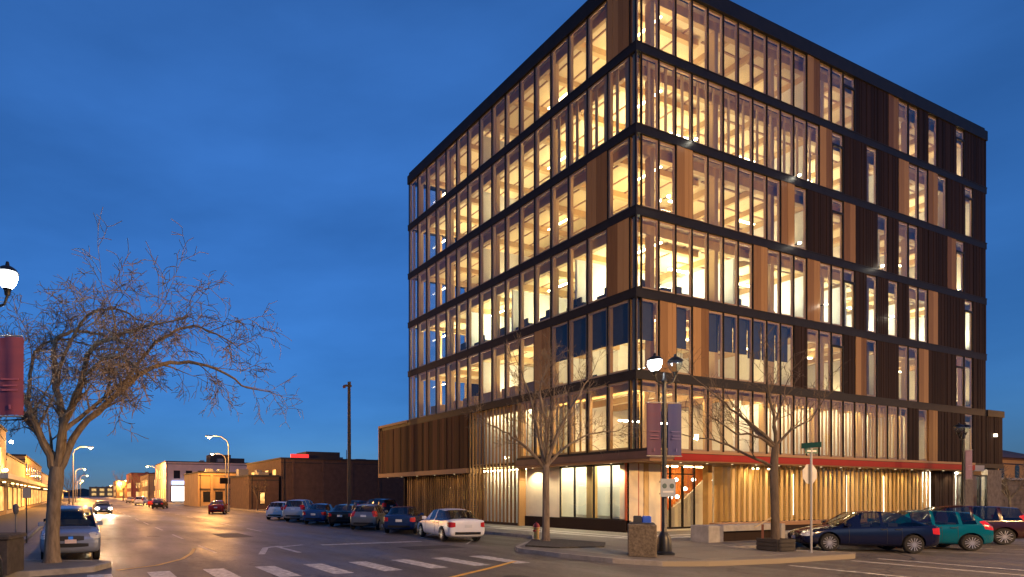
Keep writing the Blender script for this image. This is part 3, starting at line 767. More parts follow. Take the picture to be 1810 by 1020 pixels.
# recessed lamps in the canopy soffit
dl = MB().lathe([(.0, 0), (.05, 0), (.05, .02), (.0, .02)], n=12).mesh('soffit_lamp', emis('soffit_lamp', (1, .80, .48), 1.6))
for q in range(15):
    x = 2.6 + q * 2.05
    o = put('soffit_lamp', dl, bld, (x, -.5, 3.77))
    lamp('soffit_light', 'SPOT', 110, (1, .76, .42), (x, -.5, 3.74), bld, .06, spot_size=R(135), spot_blend=.6)
for y in (1.5, 4.4, 7.0):
    put('soffit_lamp', dl, bld, (.1, y, 3.77))
    lamp('soffit_light', 'SPOT', 330, (1, .82, .52), (.1, y, 3.74), bld, .06, spot_size=R(135), spot_blend=.6)
for y in (15, 17.5, 20, 22.4, 24.8):
    put('soffit_lamp', dl, bld, (-.0 + .25, y, 3.67))
    lamp('soffit_light', 'SPOT', 14, (1, .66, .3), (.25, y, 3.64), bld, .06, spot_size=R(140), spot_blend=.6)
# pendant globes in the lobby
glob = MB().lathe([(.115 * math.sin(math.pi * i / 8), -.115 * math.cos(math.pi * i / 8)) for i in range(9)], n=14)
gm = glob.mesh('globe', emis('pendant_globe', (1, .90, .70), 9), True)
PEND = [(1195, 848, 'high, beside the entrance mullion'), (1211, 864, ''), (1226, 848, ''), (1197, 878, ''), (1211, 890, ''), (1226, 877, ''), (1224, 900, ''), (1255, 849, ''), (1185, 879, '')]
for px, py, _ in PEND:
    x, d = ony(px, 3.6); z = zz(py, d)
    t = thing('pendant_lamp', 'small white glowing globe lamp hanging in the lobby before orange slats', 'lamp', (x, 3.6, z), 0, 'globe lamps hanging in the lobby')
    put('globe', gm, t); MB().tube([(0, 0, .11), (0, 0, 3.98 - z)], .006, 5).build('cord', M_DARKMETAL, t)
# small bright spotlights on the right facade
sp = MB().lathe([(.0, -.05), (.06, -.045), (.075, 0), (.06, .045), (0, .05)], n=12)
SPM = sp.mesh('bulb', emis('facade_spot', (1, .93, .74), 60), True)
for px, py, lab in ((1230, 246, 'small bright spotlight on the facade just below a row of timber battens, nearer the corner'), (1182, 347, 'brightest small spotlight on the facade, two panes from the glazed corner'),
                    (1413, 310, 'small bright spotlight below the far end of the timber batten row'), (1413, 430, 'small bright spotlight at the foot of a narrow pane beside dark cladding'),
                    (1560, 470, 'small bright spotlight below a lone narrow window in dark cladding'), (1460, 538, 'small bright spotlight before a pair of panes beside a cedar panel'),
                    (1577, 560, 'small bright spotlight before a lone pane low in the dark cladding')):
    x, d = ony(px, -.2); z = zz(py, d)
    t = thing('spotlight', lab, 'spotlight', (x, -.2, z), 0, 'spotlights on the facade')
    put('bulb', SPM, t); MB().box(-.03, .03, .04, .12, -.05, .05).box(-.02, .02, .12, .28, -.02, .02).build('bracket', M_DARKMETAL, t)
MB().box(38.0, 38.25, -.18, -.05, 6.5, 6.72).build('wall_lamp', emis('wall_lamp', (1, .85, .6), 4), bld)
# ------------------------------------------------------------------ neighbouring buildings
M_BRICKBROWN = mat('brown_brick', (.085, .050, .036), .85, 0, .25, 1.5, .4, 30)
M_TAN = mat('tan_render', (.40, .26, .12), .8, 0, .15, .6)
M_PINK = mat('pale_pink_render', (.55, .42, .36), .8, 0, .12, .4)
M_ROOFDARK = mat('dark_roof', (.03, .028, .03), .8)
M_GALVR = mat('roof_galvanised', (.22, .22, .22), .5, .4)
M_DARKGLASS = mat('dark_window', (.02, .022, .028), .08, 0)
def lit(name, col, st):
    m = emis(name, col, st); n, l = m.node_tree.nodes, m.node_tree.links
    t = n.new('ShaderNodeTexCoord'); x = n.new('ShaderNodeTexNoise'); x.inputs['Scale'].default_value = 1.3; x.inputs['Detail'].default_value = 5
    r = n.new('ShaderNodeMapRange'); r.inputs[1].default_value = .35; r.inputs[2].default_value = .65; r.inputs[3].default_value = st * .12; r.inputs[4].default_value = st * 1.5
    l.new(t.outputs['Object'], x.inputs['Vector']); l.new(x.outputs['Fac'], r.inputs[0]); l.new(r.outputs[0], n['Principled BSDF'].inputs['Emission Strength'])
    return m
M_LITWIN = lit('lit_window', (1.0, .62, .22), .9)
M_LITSHOP = lit('lit_shopfront', (1.0, .58, .18), .85)
def block(name, label, x0, x1, y0, y1, h, wallm, parapet=True, roofm=None):
    t = thing(name, label, 'building', (x0, y0, 0))
    MB().box(0, x1 - x0, 0, y1 - y0, 0, h).build('wall', wallm, t)
    MB().box(-.12, x1 - x0 + .12, -.12, y1 - y0 + .12, h, h + .22).build('roof', roofm or M_ROOFDARK, t)
    rb = random.Random(label); X, Y = x1 - x0, y1 - y0
    for q in range(3):
        w_, d_, h_ = rb.uniform(.8, 2.0), rb.uniform(.8, 2.0), rb.uniform(.5, 1.1); ux, uy = rb.uniform(.1, .8) * X, rb.uniform(.05, .75) * Y
        if roofm is None: MB().bevbox(ux, ux + w_, uy, uy + d_, h + .221, h + .22 + h_, .04).build('roof_unit', M_GALVR, t)
    MB().tube([(.4, -.07, 0), (.4, -.07, h)], .05, 6).build('downpipe', M_ROOFDARK, t)
    MB().box(-.05, X + .05, -.05, -.002, h - .55, h - .42).build('cornice', M_ROOFDARK, t)
    return t
def wins(t, face, rows, us, w, h, m=M_DARKGLASS, L=0):
    """windows on a face ('S': y=0 plane, 'W': x=0 plane, 'E': x=L plane) with frame and sill"""
    for z in rows:
        for u in us:
            fr, pn = MB(), MB()
            if face == 'S':
                fr.box(u - .09, u + w + .09, -.06, -.001, z - .09, z + h + .09); pn.box(u, u + w, -.075, -.061, z, z + h)
            elif face == 'W':
                fr.box(-.06, -.001, u - .09, u + w + .09, z - .09, z + h + .09); pn.box(-.075, -.061, u, u + w, z, z + h)
            else:
                fr.box(L + .001, L + .06, u - .09, u + w + .09, z - .09, z + h + .09); pn.box(L + .061, L + .075, u, u + w, z, z + h)
            f = fr.build('window', M_DARKMETAL, t); pn.build('pane', m, f)
# brown brick hall beyond the car park
bx, by = W(497, 78)
t = block('brick_hall', 'long dark brown brick hall with a rooftop plant room beyond the parked cars', bx, bx + 34, by, by + 17, 7.1, M_BRICKBROWN)
MB().box(5, 10.5, 3, 7, 7.3, 8.5).build('plant_room', M_ROOFDARK, t)
MB().box(2.2, 5.0, 2.0, 2.15, 7.35, 8.0).build('roof_sign', emis('red_roof_sign', (1, .05, .05), .9), t)
MB().box(12.1, 12.18, 4, 4.08, 7.3, 9).build('vent_pipe', M_ROOFDARK, t)
for q in range(5): MB().box(1.6 + q * 4.6, 2.0 + q * 4.6, -.06, -.001, 0, 6.9).build('pilaster', M_BRICKBROWN, t)
wins(t, 'W', (4.4,), (2, 5.5, 9, 12.5), 1.5, 1.3, M_LITWIN)
# low annex in front of it
x0, y0 = W(440, 76)
t = block('low_annex', 'low brown annex with a lit doorway beside the brick hall', x0 , x0 + 4.3, y0, y0 + 10, 4.6, M_BRICKBROWN)
wins(t, 'S', (.9,), (1.6,), .6, 1.5, M_LITWIN)
# tan brick building on the street
x0, y0 = W(350, 100)
t = block('tan_building', 'single-storey tan building with buttresses and a dark sign on posts before it', x0, x0 + 11.5, y0, y0 + 14, 6.0, M_TAN)
for u in (2.2, 5.2, 8.0, 10.6): MB().box(u, u + .5, -.3, -.001, 0, 5.6).build('buttress', M_TAN, t)
MB().box(.3, 11.2, -.16, -.001, 3.0, 3.2).build('string_course', M_ROOFDARK, t)
wins(t, 'S', (.9,), (1.0, 3.2, 6.2), 1.2, 1.7, M_DARKGLASS)
# pale pink building
x0, y0 = W(293, 138)
t = block('pink_building', 'pale pink two-storey building with a white-lit shopfront and roof plant', x0, x0 + 22, y0, y0 + 20, 10.2, M_PINK)
MB().box(12, 17.5, 4, 9, 10.42, 12.6).build('plant_room', M_ROOFDARK, t); MB().box(17.5, 21.5, 5, 9, 10.42, 11.8).build('plant_room', M_ROOFDARK, t)
f = MB().box(1.2, 6.6, -.12, -.001, .3, 4.4).build('shopfront', M_DARKMETAL, t); MB().box(1.4, 6.4, -.15, -.121, .5, 4.2).build('pane', emis('white_shopfront', (1, .93, .82), 3), f)
MB().box(1.4, 5.0, -.5, -.16, 4.6, 5.5).build('shop_sign', emis('blue_white_sign', (.45, .6, 1), 2.2), t)
wins(t, 'S', (6.2,), (2, 5, 8), 1.4, 1.8); wins(t, 'W', (6.2, 1.2), (2, 6, 10, 14), 1.6, 2.2, M_LITWIN)
# further buildings along the right side
for i, (px, d, wd, h, m, lab) in enumerate(((262, 190, 18, 9.0, M_TAN, 'far ochre shop building behind the pale pink one'), (232, 245, 20, 11.5, mat('far_red_lit_render', (.36, .10, .06), .8, 0, .15, .3), 'far red-lit building down the street beyond the ochre shops'), (205, 330, 24, 10, M_TAN, 'most distant low tan building on the car park side of the street'))):  # red light on the middle building is put into its wall colour
    x0, y0 = W(px, d)
    t = block('shop_building', lab, x0, x0 + wd, y0, y0 + 26, h, m)
    wins(t, 'S', (1.2, 5.0), (2, 6, 10), 2.2, 2.2, M_LITSHOP if i != 1 else M_LITWIN); wins(t, 'W', (1.2, 5.0), (2, 7, 12, 17), 3.0, 2.2, M_LITSHOP)
# left row of shops along the opposite pavement
rowx = -33.0
for i, (y0, y1, h, m, lab) in enumerate(((26, 44, 8.5, M_TAN, 'ochre two-storey shop with a cream canopy and wall lamps on the near pavement'), (44.3, 66, 6.2, mat('cream_render', (.55, .44, .28), .8, 0, .12, .6), 'cream single-storey shop with wide lit windows next to the ochre shop'),
                                         (66.4, 104, 7.5, M_TAN, 'tan brick shop row with two storeys of lit windows past the cream shop'), (105, 170, 6.5, M_PINK, 'long pink shop row far along the opposite pavement'), (172, 290, 8.0, M_TAN, 'farthest shop row on the opposite pavement near the end of the street'))):
    t = block('shop_building', lab, rowx - 16, rowx, y0, y1, h, m)
    n = max(2, int((y1 - y0) / 4.6))
    us = [1.0 + q * (y1 - y0 - 1.5) / n for q in range(n)]
    wins(t, 'E', (.6,), us, min(3.2, (y1 - y0) / n - 1.2), 2.3, M_LITSHOP, 16)
    if h > 7: wins(t, 'E', (4.9,), us, 1.5, 1.6, M_DARKGLASS if i else M_LITWIN, 16)
    MB().box(16.0, 18.0, .4, y1 - y0 - .4, 3.35, 3.75).build('canopy', mat('cream_canopy', (.66, .58, .40), .6), t)
    for u in us[:6]: MB().box(16.3, 16.5, u + .5, u + 1.1, 3.26, 3.34).build('canopy_lamp', emis('canopy_lamp', (1, .70, .30), 12), t)
# wall floods on the nearest shop
for px, py, lab in ((20, 781, 'bright floodlamp high on the ochre shop wall'), (10, 831, 'bright floodlamp just above the cream shop canopy')):
    y, d = onx(px, rowx + .25); z = zz(py, d)
    t = thing('flood_lamp', lab, 'wall lamp', (rowx + .25, y, z), 0, 'floodlamps on the shop wall')
    MB().lathe([(.0, -.16), (.14, -.12), (.20, .0), (.14, .12), (.0, .16)], n=12).build('bulb', emis('flood_bulb', (1, .80, .42), 60), t, True)
    MB().box(-.25, -.1, -.08, .08, .0, .12).build('bracket', M_DARKMETAL, t); lamp('lamp_light', 'POINT', 350, (1, .60, .22), (.5, 0, -.1), t, .2)
# the street runs out to a wooded rise
hv, hf = [], []
rr_ = random.Random(3); NH = 90
for i in range(NH + 1):
    x = -420 + i * 10; hz = 8 + 5 * math.sin(i * .31) + 3 * math.sin(i * .83 + 1) + rr_.uniform(-1.3, 1.3)
    hv += [(x, 640, -.5), (x, 700, hz), (x, 860, -.5)]
for i in range(NH): a = i * 3; hf += [(a, a + 3, a + 4, a + 1), (a + 1, a + 4, a + 5, a + 2)]
struct('hills', MB().add(hv, hf), mat('far_woods', (.035, .028, .018), .95, 0, .4, .05))
for i, (px, d, wd, h, lab) in enumerate(((158, 520, 30, 9, 'small far ochre building closing the street, left of its end'), (192, 600, 40, 11, 'far lit building closing the end of the street'))):
    x0, y0 = W(px, d); t = block('far_building', lab, x0, x0 + wd, y0, y0 + 20, h, M_TAN); wins(t, 'S', (1.2, 5.2), (2, 9, 16, 23), 4, 2.4, M_LITSHOP)
# tan house with an arched window behind a stone wall, at the far right
x0, y0 = W(1748, 62)
t = block('tan_house', 'tan rendered building with an arched window above the stone garden wall', x0, x0 + 16, y0, y0 + 10, 6.1, mat('tan_house_render', (.46, .27, .09), .8, 0, .12, .6), roofm=mat('brown_roof', (.14, .075, .045), .8, 0, .2, 2))
MB().add([(-.4, -.4, 6.3), (16.4, -.4, 6.3), (16.4, 10.4, 6.3), (-.4, 10.4, 6.3), (3, 4.5, 8.2), (13, 4.5, 8.2)], [(0, 1, 5, 4), (2, 3, 4, 5), (1, 2, 5), (3, 0, 4), (3, 2, 1, 0)]).build('hipped_roof', mat('brown_roof', (.14, .075, .045)), t)
for u in (2.4, 6.2, 10.0):
    arch = [(u + .55 + .55 * math.cos(math.pi * q / 10), 5.1 + .55 * math.sin(math.pi * q / 10)) for q in range(11)] + [(u, 3.9), (u + 1.1, 3.9)]
    n = len(arch)
    MB().add([(p[0], -.04, p[1]) for p in arch] + [(p[0], .02, p[1]) for p in arch], [tuple(range(n - 1, -1, -1))] + [(i, (i + 1) % n, n + (i + 1) % n, n + i) for i in range(n)]).build('arched_window', M_DARKGLASS, t)
x0, y0 = W(1744, 46)
t = thing('stone_wall', 'rough stone garden wall with bare creepers beside the dark cladding', 'wall', (x0, y0, 0))
wall_m = mat('rubble_stone', (.15, .12, .085), .95, 0, .5, 1.3, 1.0, 7)
r = random.Random(4)
for row in range(8):
    u = -.5 * (row % 2)
    while u < 14:
        w = r.uniform(.6, 1.1); MB().bevbox(max(0, u) + .015, u + w - .015, -.03 + r.uniform(-.03, .03), .3, row * .42 + .015, row * .42 + .41, .03).build('stone', wall_m, t); u += w
MB().box(0, 14.2, .02, .5, 0, 3.38).build('wall_core', mat('mortar', (.09, .075, .06), .95), t)
MB().box(-.1, 14.3, -.12, .55, 3.39, 3.55).build('wall_coping', M_CONC, t)

# ------------------------------------------------------------------ utility pole and street lamps
x0, y0 = W(617, 52)
t = thing('utility_pole', 'tall weathered timber utility pole rising behind the parked cars', 'pole', (x0, y0, 0))
M_POLE = mat('weathered_pole', (.13, .085, .045), .9, 0, .35, 4, .4, 20, (4, 4, .3))
MB().tube([(0, 0, 0), (.02, 0, 6), (0, 0, 12.6)], [.20, .17, .14], 10).build('pole', M_POLE, t, True)
MB().box(-.45, .25, -.06, .06, 12.15, 12.32).build('crossarm', M_POLE, t)
MB().lathe([(.0, 0), (.12, .0), (.16, .12), (.10, .26), (.0, .28)], (-.5, 0, 12.0), 10).build('flood_lamp', mat('rusty_metal', (.28, .10, .05), .7), t, True)
MB().lathe([(.0, 0), (.07, 0), (.07, .3), (0, .3)], (.12, 0, 12.33), 8).build('insulator', mat('rusty_metal', (.28, .10, .05)), t, True)

SOD = (1.0, .44, .09)
def cobra(px, py, d, label, side, energy=2600, col=SOD, arm=2.4, H=None):
    """mast lamp: px,py,d locate the lamp head; side = direction of the arm in x"""
    hx, hy_ = W(px, d); H = H or zz(py, d)
    t = thing('street_lamp', label, 'street lamp', (hx - side * arm, hy_, 0), 0, 'mast lamps along the street')
    MB().tube([(0, 0, 0), (0, 0, H * .55), (0, 0, H - .9), (side * .25, 0, H - .3), (side * .9, 0, H + .12), (side * (arm - .3), 0, H + .2)], [.12, .09, .07, .06, .05, .04], 8).build('mast', mat('galvanised', (.20, .20, .19), .5, .5), t, True)
    MB().box(side * arm - .42, side * arm + .42, -.17, .17, H + .06, H + .22).build('lamp_head', mat('galvanised', (.20, .20, .19)), t)
    MB().lathe([(.0, -.16), (.12, -.12), (.20, 0), (.0, .02)], (side * arm, 0, H + .04), 12).build('lens', emis('sodium_lens' + ('' if col == SOD else '_w'), (1, .74, .36) if col == SOD else (1, .95, .88), 90), t, True)
    lamp('lamp_light', 'POINT', energy, col, (side * arm, 0, H - .35), t, .2)
    return t
cobra(370, 773, 68, 'curved grey mast lamp beside the parked red car, its head lit', -1, 9500)
cobra(375, 803, 97, 'mast lamp standing before the tan building', -1, 5000)
cobra(160, 792, 83, 'lit mast lamp on the opposite pavement, right of the big bare tree', 1, 20000)
cobra(150, 830, 154, 'smaller lit mast lamp far along the opposite pavement', 1, 24000)
cobra(260, 825, 138, 'lit mast lamp at the corner of the pale pink building', -1, 22000)
cobra(236, 848, 258, 'distant lit mast lamp on the right side of the street', -1, 40000)
cobra(146, 850, 270, 'distant lit mast lamp on the left side of the street', 1, 40000)
for i, (px, d) in enumerate(((212, 330), (196, 430), (184, 560), (222, 290), (154, 210), (142, 350))):
    cobra(px, 866, d, 'tiny street lamp in the far distance ' + ('before the low tan building', 'past the low tan building', 'at the end of the street', 'beside the red-lit building', 'by the long pink shop row', 'by the farthest shop row')[i], -1 if i < 4 else 1, 20000, H=9.2)
# mast lamps on the near side of the side street, over the camera's pavement and out to the right
for i, (x, y) in enumerate(((-13, -27), (9, -27), (40, -27))):
    t = cobra(0, 0, 1, ('mast lamp on the near pavement facing the glazed corner', 'mast lamp on the near pavement facing the red canopy', 'mast lamp on the near pavement facing the dark cladding')[i], 1, (17000, 15000, 9000)[i], (1.0, .56, .21), arm=4.0, H=9.0)
    t.location = (x, y, 0); t.rotation_euler = (0, 0, R(90))

t = cobra(0, 0, 1, 'mast lamp on the far pavement lighting the stone wall and tan house', 1, 4000, SOD, H=9.0); t.location = (66, -9, 0); t.rotation_euler = (0, 0, R(90))
def lantern_post(loc, label, lit, rz, banner_cols, double=True, heads=(-.36, .42), col=(.86, .94, 1.0), energy=1600, H=6.1, banners=((-.16, -1), (.16, 1))):
    """black ornamental post with lantern heads on a cross arm and fabric banners"""
    t = thing('lantern_post', label, 'street lamp', loc, rz)
    MB().lathe([(.0, 0), (.30, 0), (.30, .08), (.22, .14), (.20, .55), (.14, .70), (.11, .75), (.085, .80), (.075, 3.0), (.06, H - .35), (.085, H - .33), (.085, H - .25), (.05, H - .2), (.045, H - .06), (.0, H)], n=14).build('post', M_BLACKPOST, t, True)
    MB().tube([(heads[0], 0, H - .12), (heads[0] * .8, 0, H - .32), (0, 0, H - .42), (heads[1] * .8, 0, H - .32), (heads[1], 0, H - .12)], .03, 8).build('cross_arm', M_BLACKPOST, t, True)
    for hx, on in zip(heads, lit):
        hd = MB().lathe([(.0, -.12), (.06, -.12), (.07, -.02), (.10, .02), (.0, .03)], (hx, 0, H), 12).build('lantern', M_BLACKPOST, t, True)
        MB().lathe([(.09, .03), (.17, .13), (.215, .28), (.20, .36)], (hx, 0, H), 14).build('globe', emis('lit_globe', (.93, .97, 1.0), 28) if on else glass('lantern_glass', (.80, .84, .82), .5, .10), hd, True)
        MB().lathe([(.20, .36), (.24, .37), (.20, .44), (.12, .50), (.05, .53), (.03, .62), (.0, .63)], (hx, 0, H), 14).build('cap', M_BLACKPOST, hd, True)
        if on: lamp('lamp_light', 'POINT', energy, col, (hx, -.0, H + .22), t, .2)
    for (bx, sgn), bc in zip(banners, banner_cols):
        w, hgt, zt = .52, 1.72, H - 1.05
        x0, x1 = (bx, bx + sgn * w)
        fab = MB(); n = 6
        for fr in range(2):
            vs = [(x0 + (x1 - x0) * i / n, .012 * (1 if fr else -1) + .03 * math.sin(i * 1.1 + sgn), z) for z in (zt - hgt, zt) for i in range(n + 1)]
            fab.add(vs, [(i, i + 1, n + 2 + i, n + 1 + i) if fr == 0 else (n + 1 + i, n + 2 + i, i + 1, i) for i in range(n)])
        b = fab.build('banner', mat('banner_' + bc[0], bc[1], .8, 0, .12, 2, col2=bc[2], stretch=(.2, .2, 1)), t, True)
        MB().tube([(0, 0, zt + .03), (x1, 0, zt + .03)], .018, 6).build('banner_arm', M_CONC, b); MB().tube([(0, 0, zt - hgt - .03), (x1, 0, zt - hgt - .03)], .018, 6).build('banner_arm', M_CONC, b)
        # faint rows of print
        for q, (z, lo, hi) in enumerate(((zt - .92, .12, .88), (zt - 1.06, .2, .8), (zt - 1.16, .16, .84), (zt - 1.5, .45, .55))):
            pm = MB().box(min(x0 + (x1 - x0) * lo, x0 + (x1 - x0) * hi), max(x0 + (x1 - x0) * lo, x0 + (x1 - x0) * hi), -.055, -.05, z - (.035 if q != 3 else .1), z)
            pm.build('banner_print', mat('faded_print_' + bc[0], tuple(min(1, c * 1.45 + .02) for c in bc[1]), .8), b)
    return t
LP = G(1174, 980, KH)
MAUVE = ('mauve', (.085, .028, .06), (.06, .034, .08)); BLUE = ('violet_blue', (.045, .04, .14), (.03, .042, .15)); ROSE = ('rose', (.30, .075, .10), (.20, .06, .10)); PALE = ('pale_mauve', (.26, .16, .20), (.28, .20, .24))
lantern_post((*LP, KH - .02), 'black twin-lantern post with mauve and blue banners, one lantern lit, at the corner', (1, 0), -.2, (MAUVE, BLUE), energy=3600)
lx, ly = W(-14, 12.4)
lantern_post((lx, ly, KH - .02), 'lit lantern post with a rose banner beside the big bare tree', (0, 1), -ANG, (ROSE, ROSE), H=6.55, energy=2600, heads=(-.36, .34))
rx, ry = W(1703, 34)
lantern_post((rx, ry, KH - .02), 'unlit lantern post with a pale mauve banner before the side doors', (0, 0), -.2, (PALE,), H=5.75, heads=(-.36, .12), banners=((.2, 1),))

# small notice on the corner post
sx_, sy_ = LP[0] - .05, LP[1] - .16
t = thing('notice_sign', 'small pale blue notice with two pictograms strapped to the lantern post', 'sign', (sx_, sy_, KH + 1.92), -.2)
MB().box(-.28, .28, -.012, .0, 0, .60).build('plate', mat('pale_blue_plate', (.22, .27, .34), .5, 0, .1, 3), t)
for s in (-1, 1): MB().lathe([(.0, 0), (.085, 0), (.085, .006), (0, .006)], n=14).build('pictogram', mat('dark_teal', (.03, .07, .08), .5), t, loc=(s * .14, -.0145, .36)).rotation_euler = (R(90), 0, 0)
MB().box(-.2, .2, -.016, -.0125, .14, .20).build('print_line', mat('pale_print', (.45, .48, .52), .5), t)
for z in (.1, .5): MB().box(-.09, .09, .0, .26, z - .012, z + .012).build('strap', M_BLACKPOST, t)

# stop sign seen from the back, with street name blades
sx_, sy_ = G(1434, 977, KH)
t = thing('stop_sign', 'grey back of an octagonal stop sign on a post with green name blades', 'sign', (sx_, sy_, KH - .02), -.12)
M_GALV = mat('galvanised', (.20, .20, .19), .5, .5)
MB().tube([(0, 0, 0), (0, 0, 3.62)], .032, 8).build('post', mat('pale_galvanised', (.42, .42, .40), .45, .4), t)
oc = [(.36 * math.cos(R(22.5 + 45 * q)), .36 * math.sin(R(22.5 + 45 * q))) for q in range(8)]
MB().add([(p[0], .045, p[1] + 2.72) for p in oc] + [(p[0], .052, p[1] + 2.72) for p in oc], [tuple(range(8)), tuple(range(15, 7, -1))] + [(q, 8 + q, 8 + (q + 1) % 8, (q + 1) % 8) for q in range(8)]).build('sign_plate', mat('bare_aluminium', (.50, .50, .49), .4, .5, .1, 3), t)
MB().box(-.02, .02, .034, .045, 2.4, 3.05).build('bracket', M_GALV, t)
gm_ = mat('green_blade', (.012, .075, .05), .4)
MB().box(-.30, .30, -.01, .01, 3.42, 3.60).build('name_blade', gm_, t); MB().box(-.01, .01, -.30, .30, 3.62, 3.80).build('name_blade', gm_, t)
MB().box(-.2, .22, -.014, -.011, 3.48, 3.54).build('print_line', mat('sign_white', (.6, .62, .6), .4), t)

# litter bin with a blue lid item
bx0, by0 = G(1146, 984, KH)
t = thing('litter_bin', 'square exposed-aggregate concrete litter bin with a dark and blue top', 'litter bin', (bx0 + .1, by0 + .3, KH), R(38))
M_AGG = mat('aggregate_concrete', (.13, .105, .075), .95, 0, .5, 14, .8, 60)
MB().bevbox(-.40, .40, -.40, .40, 0, 1.04, .03).build('body', M_AGG, t)
MB().bevbox(-.35, .35, -.35, .35, 1.042, 1.09, .02).build('rim', mat('dark_plastic', (.03, .03, .032), .5), t)
MB().bevbox(-.2, .2, .0, .24, 1.092, 1.30, .03).build('flap', mat('dark_plastic', (.03, .03, .032)), t); MB().bevbox(-.2, .2, -.26, -.002, 1.092, 1.30, .03).build('blue_flap', mat('blue_plastic', (.03, .10, .55), .4), t)

# fire hydrant
hx, hy_ = G(948, 955, KH)
t = thing('fire_hydrant', 'yellow fire hydrant with a red cap beside the tree on the bulb-out', 'hydrant', (hx, hy_, KH), .3)
MY = mat('hydrant_yellow', (.70, .42, .10), .5, 0, .15, 6); MR = mat('hydrant_red', (.45, .04, .02), .45)
MB().lathe([(.0, 0), (.16, 0), (.16, .05), (.11, .07), (.11, .50), (.14, .52), (.14, .56), (.0, .57)], n=14).build('barrel', MY, t, True)
MB().lathe([(.145, .57), (.13, .66), (.07, .74), (.03, .76), (.03, .80), (.0, .80)], n=14).build('cap', MR, t, True)
for a in (0, 180): MB().tube([(.09 * math.cos(R(a)), 0, .42), (.20 * math.cos(R(a)), 0, .42)], [.05, .05], 10).build('nozzle', MR, t)
# concrete bench
b0 = G(1233, 958, KH)
t = thing('concrete_bench', 'long pale concrete bench with a solid end block before the fin screen', 'bench', (b0[0], b0[1] - .45, KH), 0)
MB().bevbox(0, .95, 0, .75, 0, .70, .02).build('end_block', M_CONC, t); MB().bevbox(.952, 4.9, .06, .70, .44, .70, .02).build('seat', M_CONC, t)
MB().box(.952, 4.9, .25, .6, 0, .438).build('recess_shade', M_CHAR, t); MB().bevbox(4.902, 5.2, 0, .75, 0, .70, .02).build('end_block', M_CONC, t)  # dark block stands for the shade in the void under the seat
t = thing('low_ledge', 'low dark plinth with a timber ledge running past the fins behind the bench', 'ledge', (4.4, -1.25, KH))
MB().bevbox(0, 22, 0, .5, .32, .52, .02).build('ledge_top', M_TRIMWOOD, t); MB().box(.05, 21.9, .06, .44, 0, .318).build('ledge_base', M_CHAR, t)
# slanted information board
ix, iy = G(1348, 972, KH)
t = thing('information_board', 'slanted pale information board on a single rusty leg near the bench', 'sign', (ix, iy, KH), R(28.8 - 90))
MB().box(-.035, .035, -.03, .03, 0, .92).build('leg', mat('rusty_steel', (.14, .05, .03), .8), t)
pl = MB().box(-.30, .30, -.2, .2, -.015, .015).build('panel', mat('board_cream', (.55, .42, .22), .6, 0, .2, 4), t, loc=(0, 0, .98)); pl.rotation_euler = (0, R(-38), 0)
# tree box
tx, ty = G(1388, 974, KH)
TREE3 = (tx, ty + .3)
t = thing('tree_planter', 'dark slatted square planter round the foot of the street tree', 'planter', (TREE3[0], TREE3[1], KH), -.15)
MDK = mat('dark_stained_timber', (.028, .024, .022), .8, 0, .3, 5)
for z in (0.02, .16, .30):
    for a in range(4):
        s = MB().box(-.36, .36, -.40, -.365, z, z + .12).build('slat', MDK, t); s.rotation_euler = (0, 0, R(90 * a))
MB().box(-.363, .363, -.363, .363, .0, .36).build('soil', M_EARTH, t)
# left foreground: planter, parking meter, pole
px_, py_ = G(30, 1012, KH)
t = thing('planter_box', 'dark square concrete planter on the near bulb-out', 'planter', (px_ - .95, py_ + .35, KH), -.25)
MB().bevbox(-.85, .95, -.5, .6, 0, .88, .04).build('body', mat('dark_concrete', (.055, .045, .038), .9, 0, .4, 6, .5, 50), t); MB().bevbox(-.90, 1.0, -.55, .65, .882, .98, .03).build('rim', mat('dark_concrete', (.055, .045, .038)), t)
MB().box(-.78, .88, -.43, .53, .982, .99).build('soil', M_EARTH, t)
mx, my = W(28, 24)
t = thing('parking_meter', 'grey parking meter on a steel post by the opposite kerb', 'parking meter', (mx, my, KH), .2)
MB().tube([(0, 0, 0), (0, 0, 1.15)], .035, 8).build('post', M_GALV, t); MB().lathe([(.0, 0), (.07, 0), (.11, .12), (.12, .32), (.08, .42), (.0, .45)], (0, 0, 1.15), 12).build('head', mat('meter_grey', (.10, .10, .10), .5), t, True)
mx, my = W(47, 23)
t = thing('sign_post', 'thin dark post with a small plate beside the parking meter', 'sign', (mx, my, KH), .1)
MB().tube([(0, 0, 0), (0, 0, 2.3)], .025, 8).build('post', M_BLACKPOST, t); MB().box(-.15, .15, -.03, -.026, 1.85, 2.28).build('plate', mat('plate_grey', (.22, .23, .26), .5), t)
# sign board on posts by the tan building
sx_, sy_ = W(400, 92)
t = thing('board_sign', 'dark blank roadside sign on a single post before the tan building', 'sign', (sx_, sy_, 0), .1)
MB().box(-.08, .08, -.06, .06, 0, 3.9).build('post', M_BLACKPOST, t); MB().box(-1.1, 1.1, -.1, .1, 3.9, 4.9).build('board', M_DARKMETAL, t)
# ------------------------------------------------------------------ cars
CARGLASS = glass('car_glass', (.52, .56, .58), .6, .06)
M_TYRE = mat('tyre', (.012, .012, .012), .85); M_RIM = mat('alloy_rim', (.50, .50, .52), .3, .8)
M_TRIM = mat('black_trim', (.012, .012, .013), .5); M_INT = mat('car_interior', (.03, .03, .032), .8); M_CHROME = mat('chrome', (.6, .6, .62), .15, 1)
M_TAIL = mat('tail_lens', (.45, .012, .012), .2); M_HEAD = mat('head_lens', (.55, .56, .55), .12)
def paint(name, col, rough=.14, metal=.0): return mat('paint_' + name, col, rough, metal, .05, 2, spec=.42)
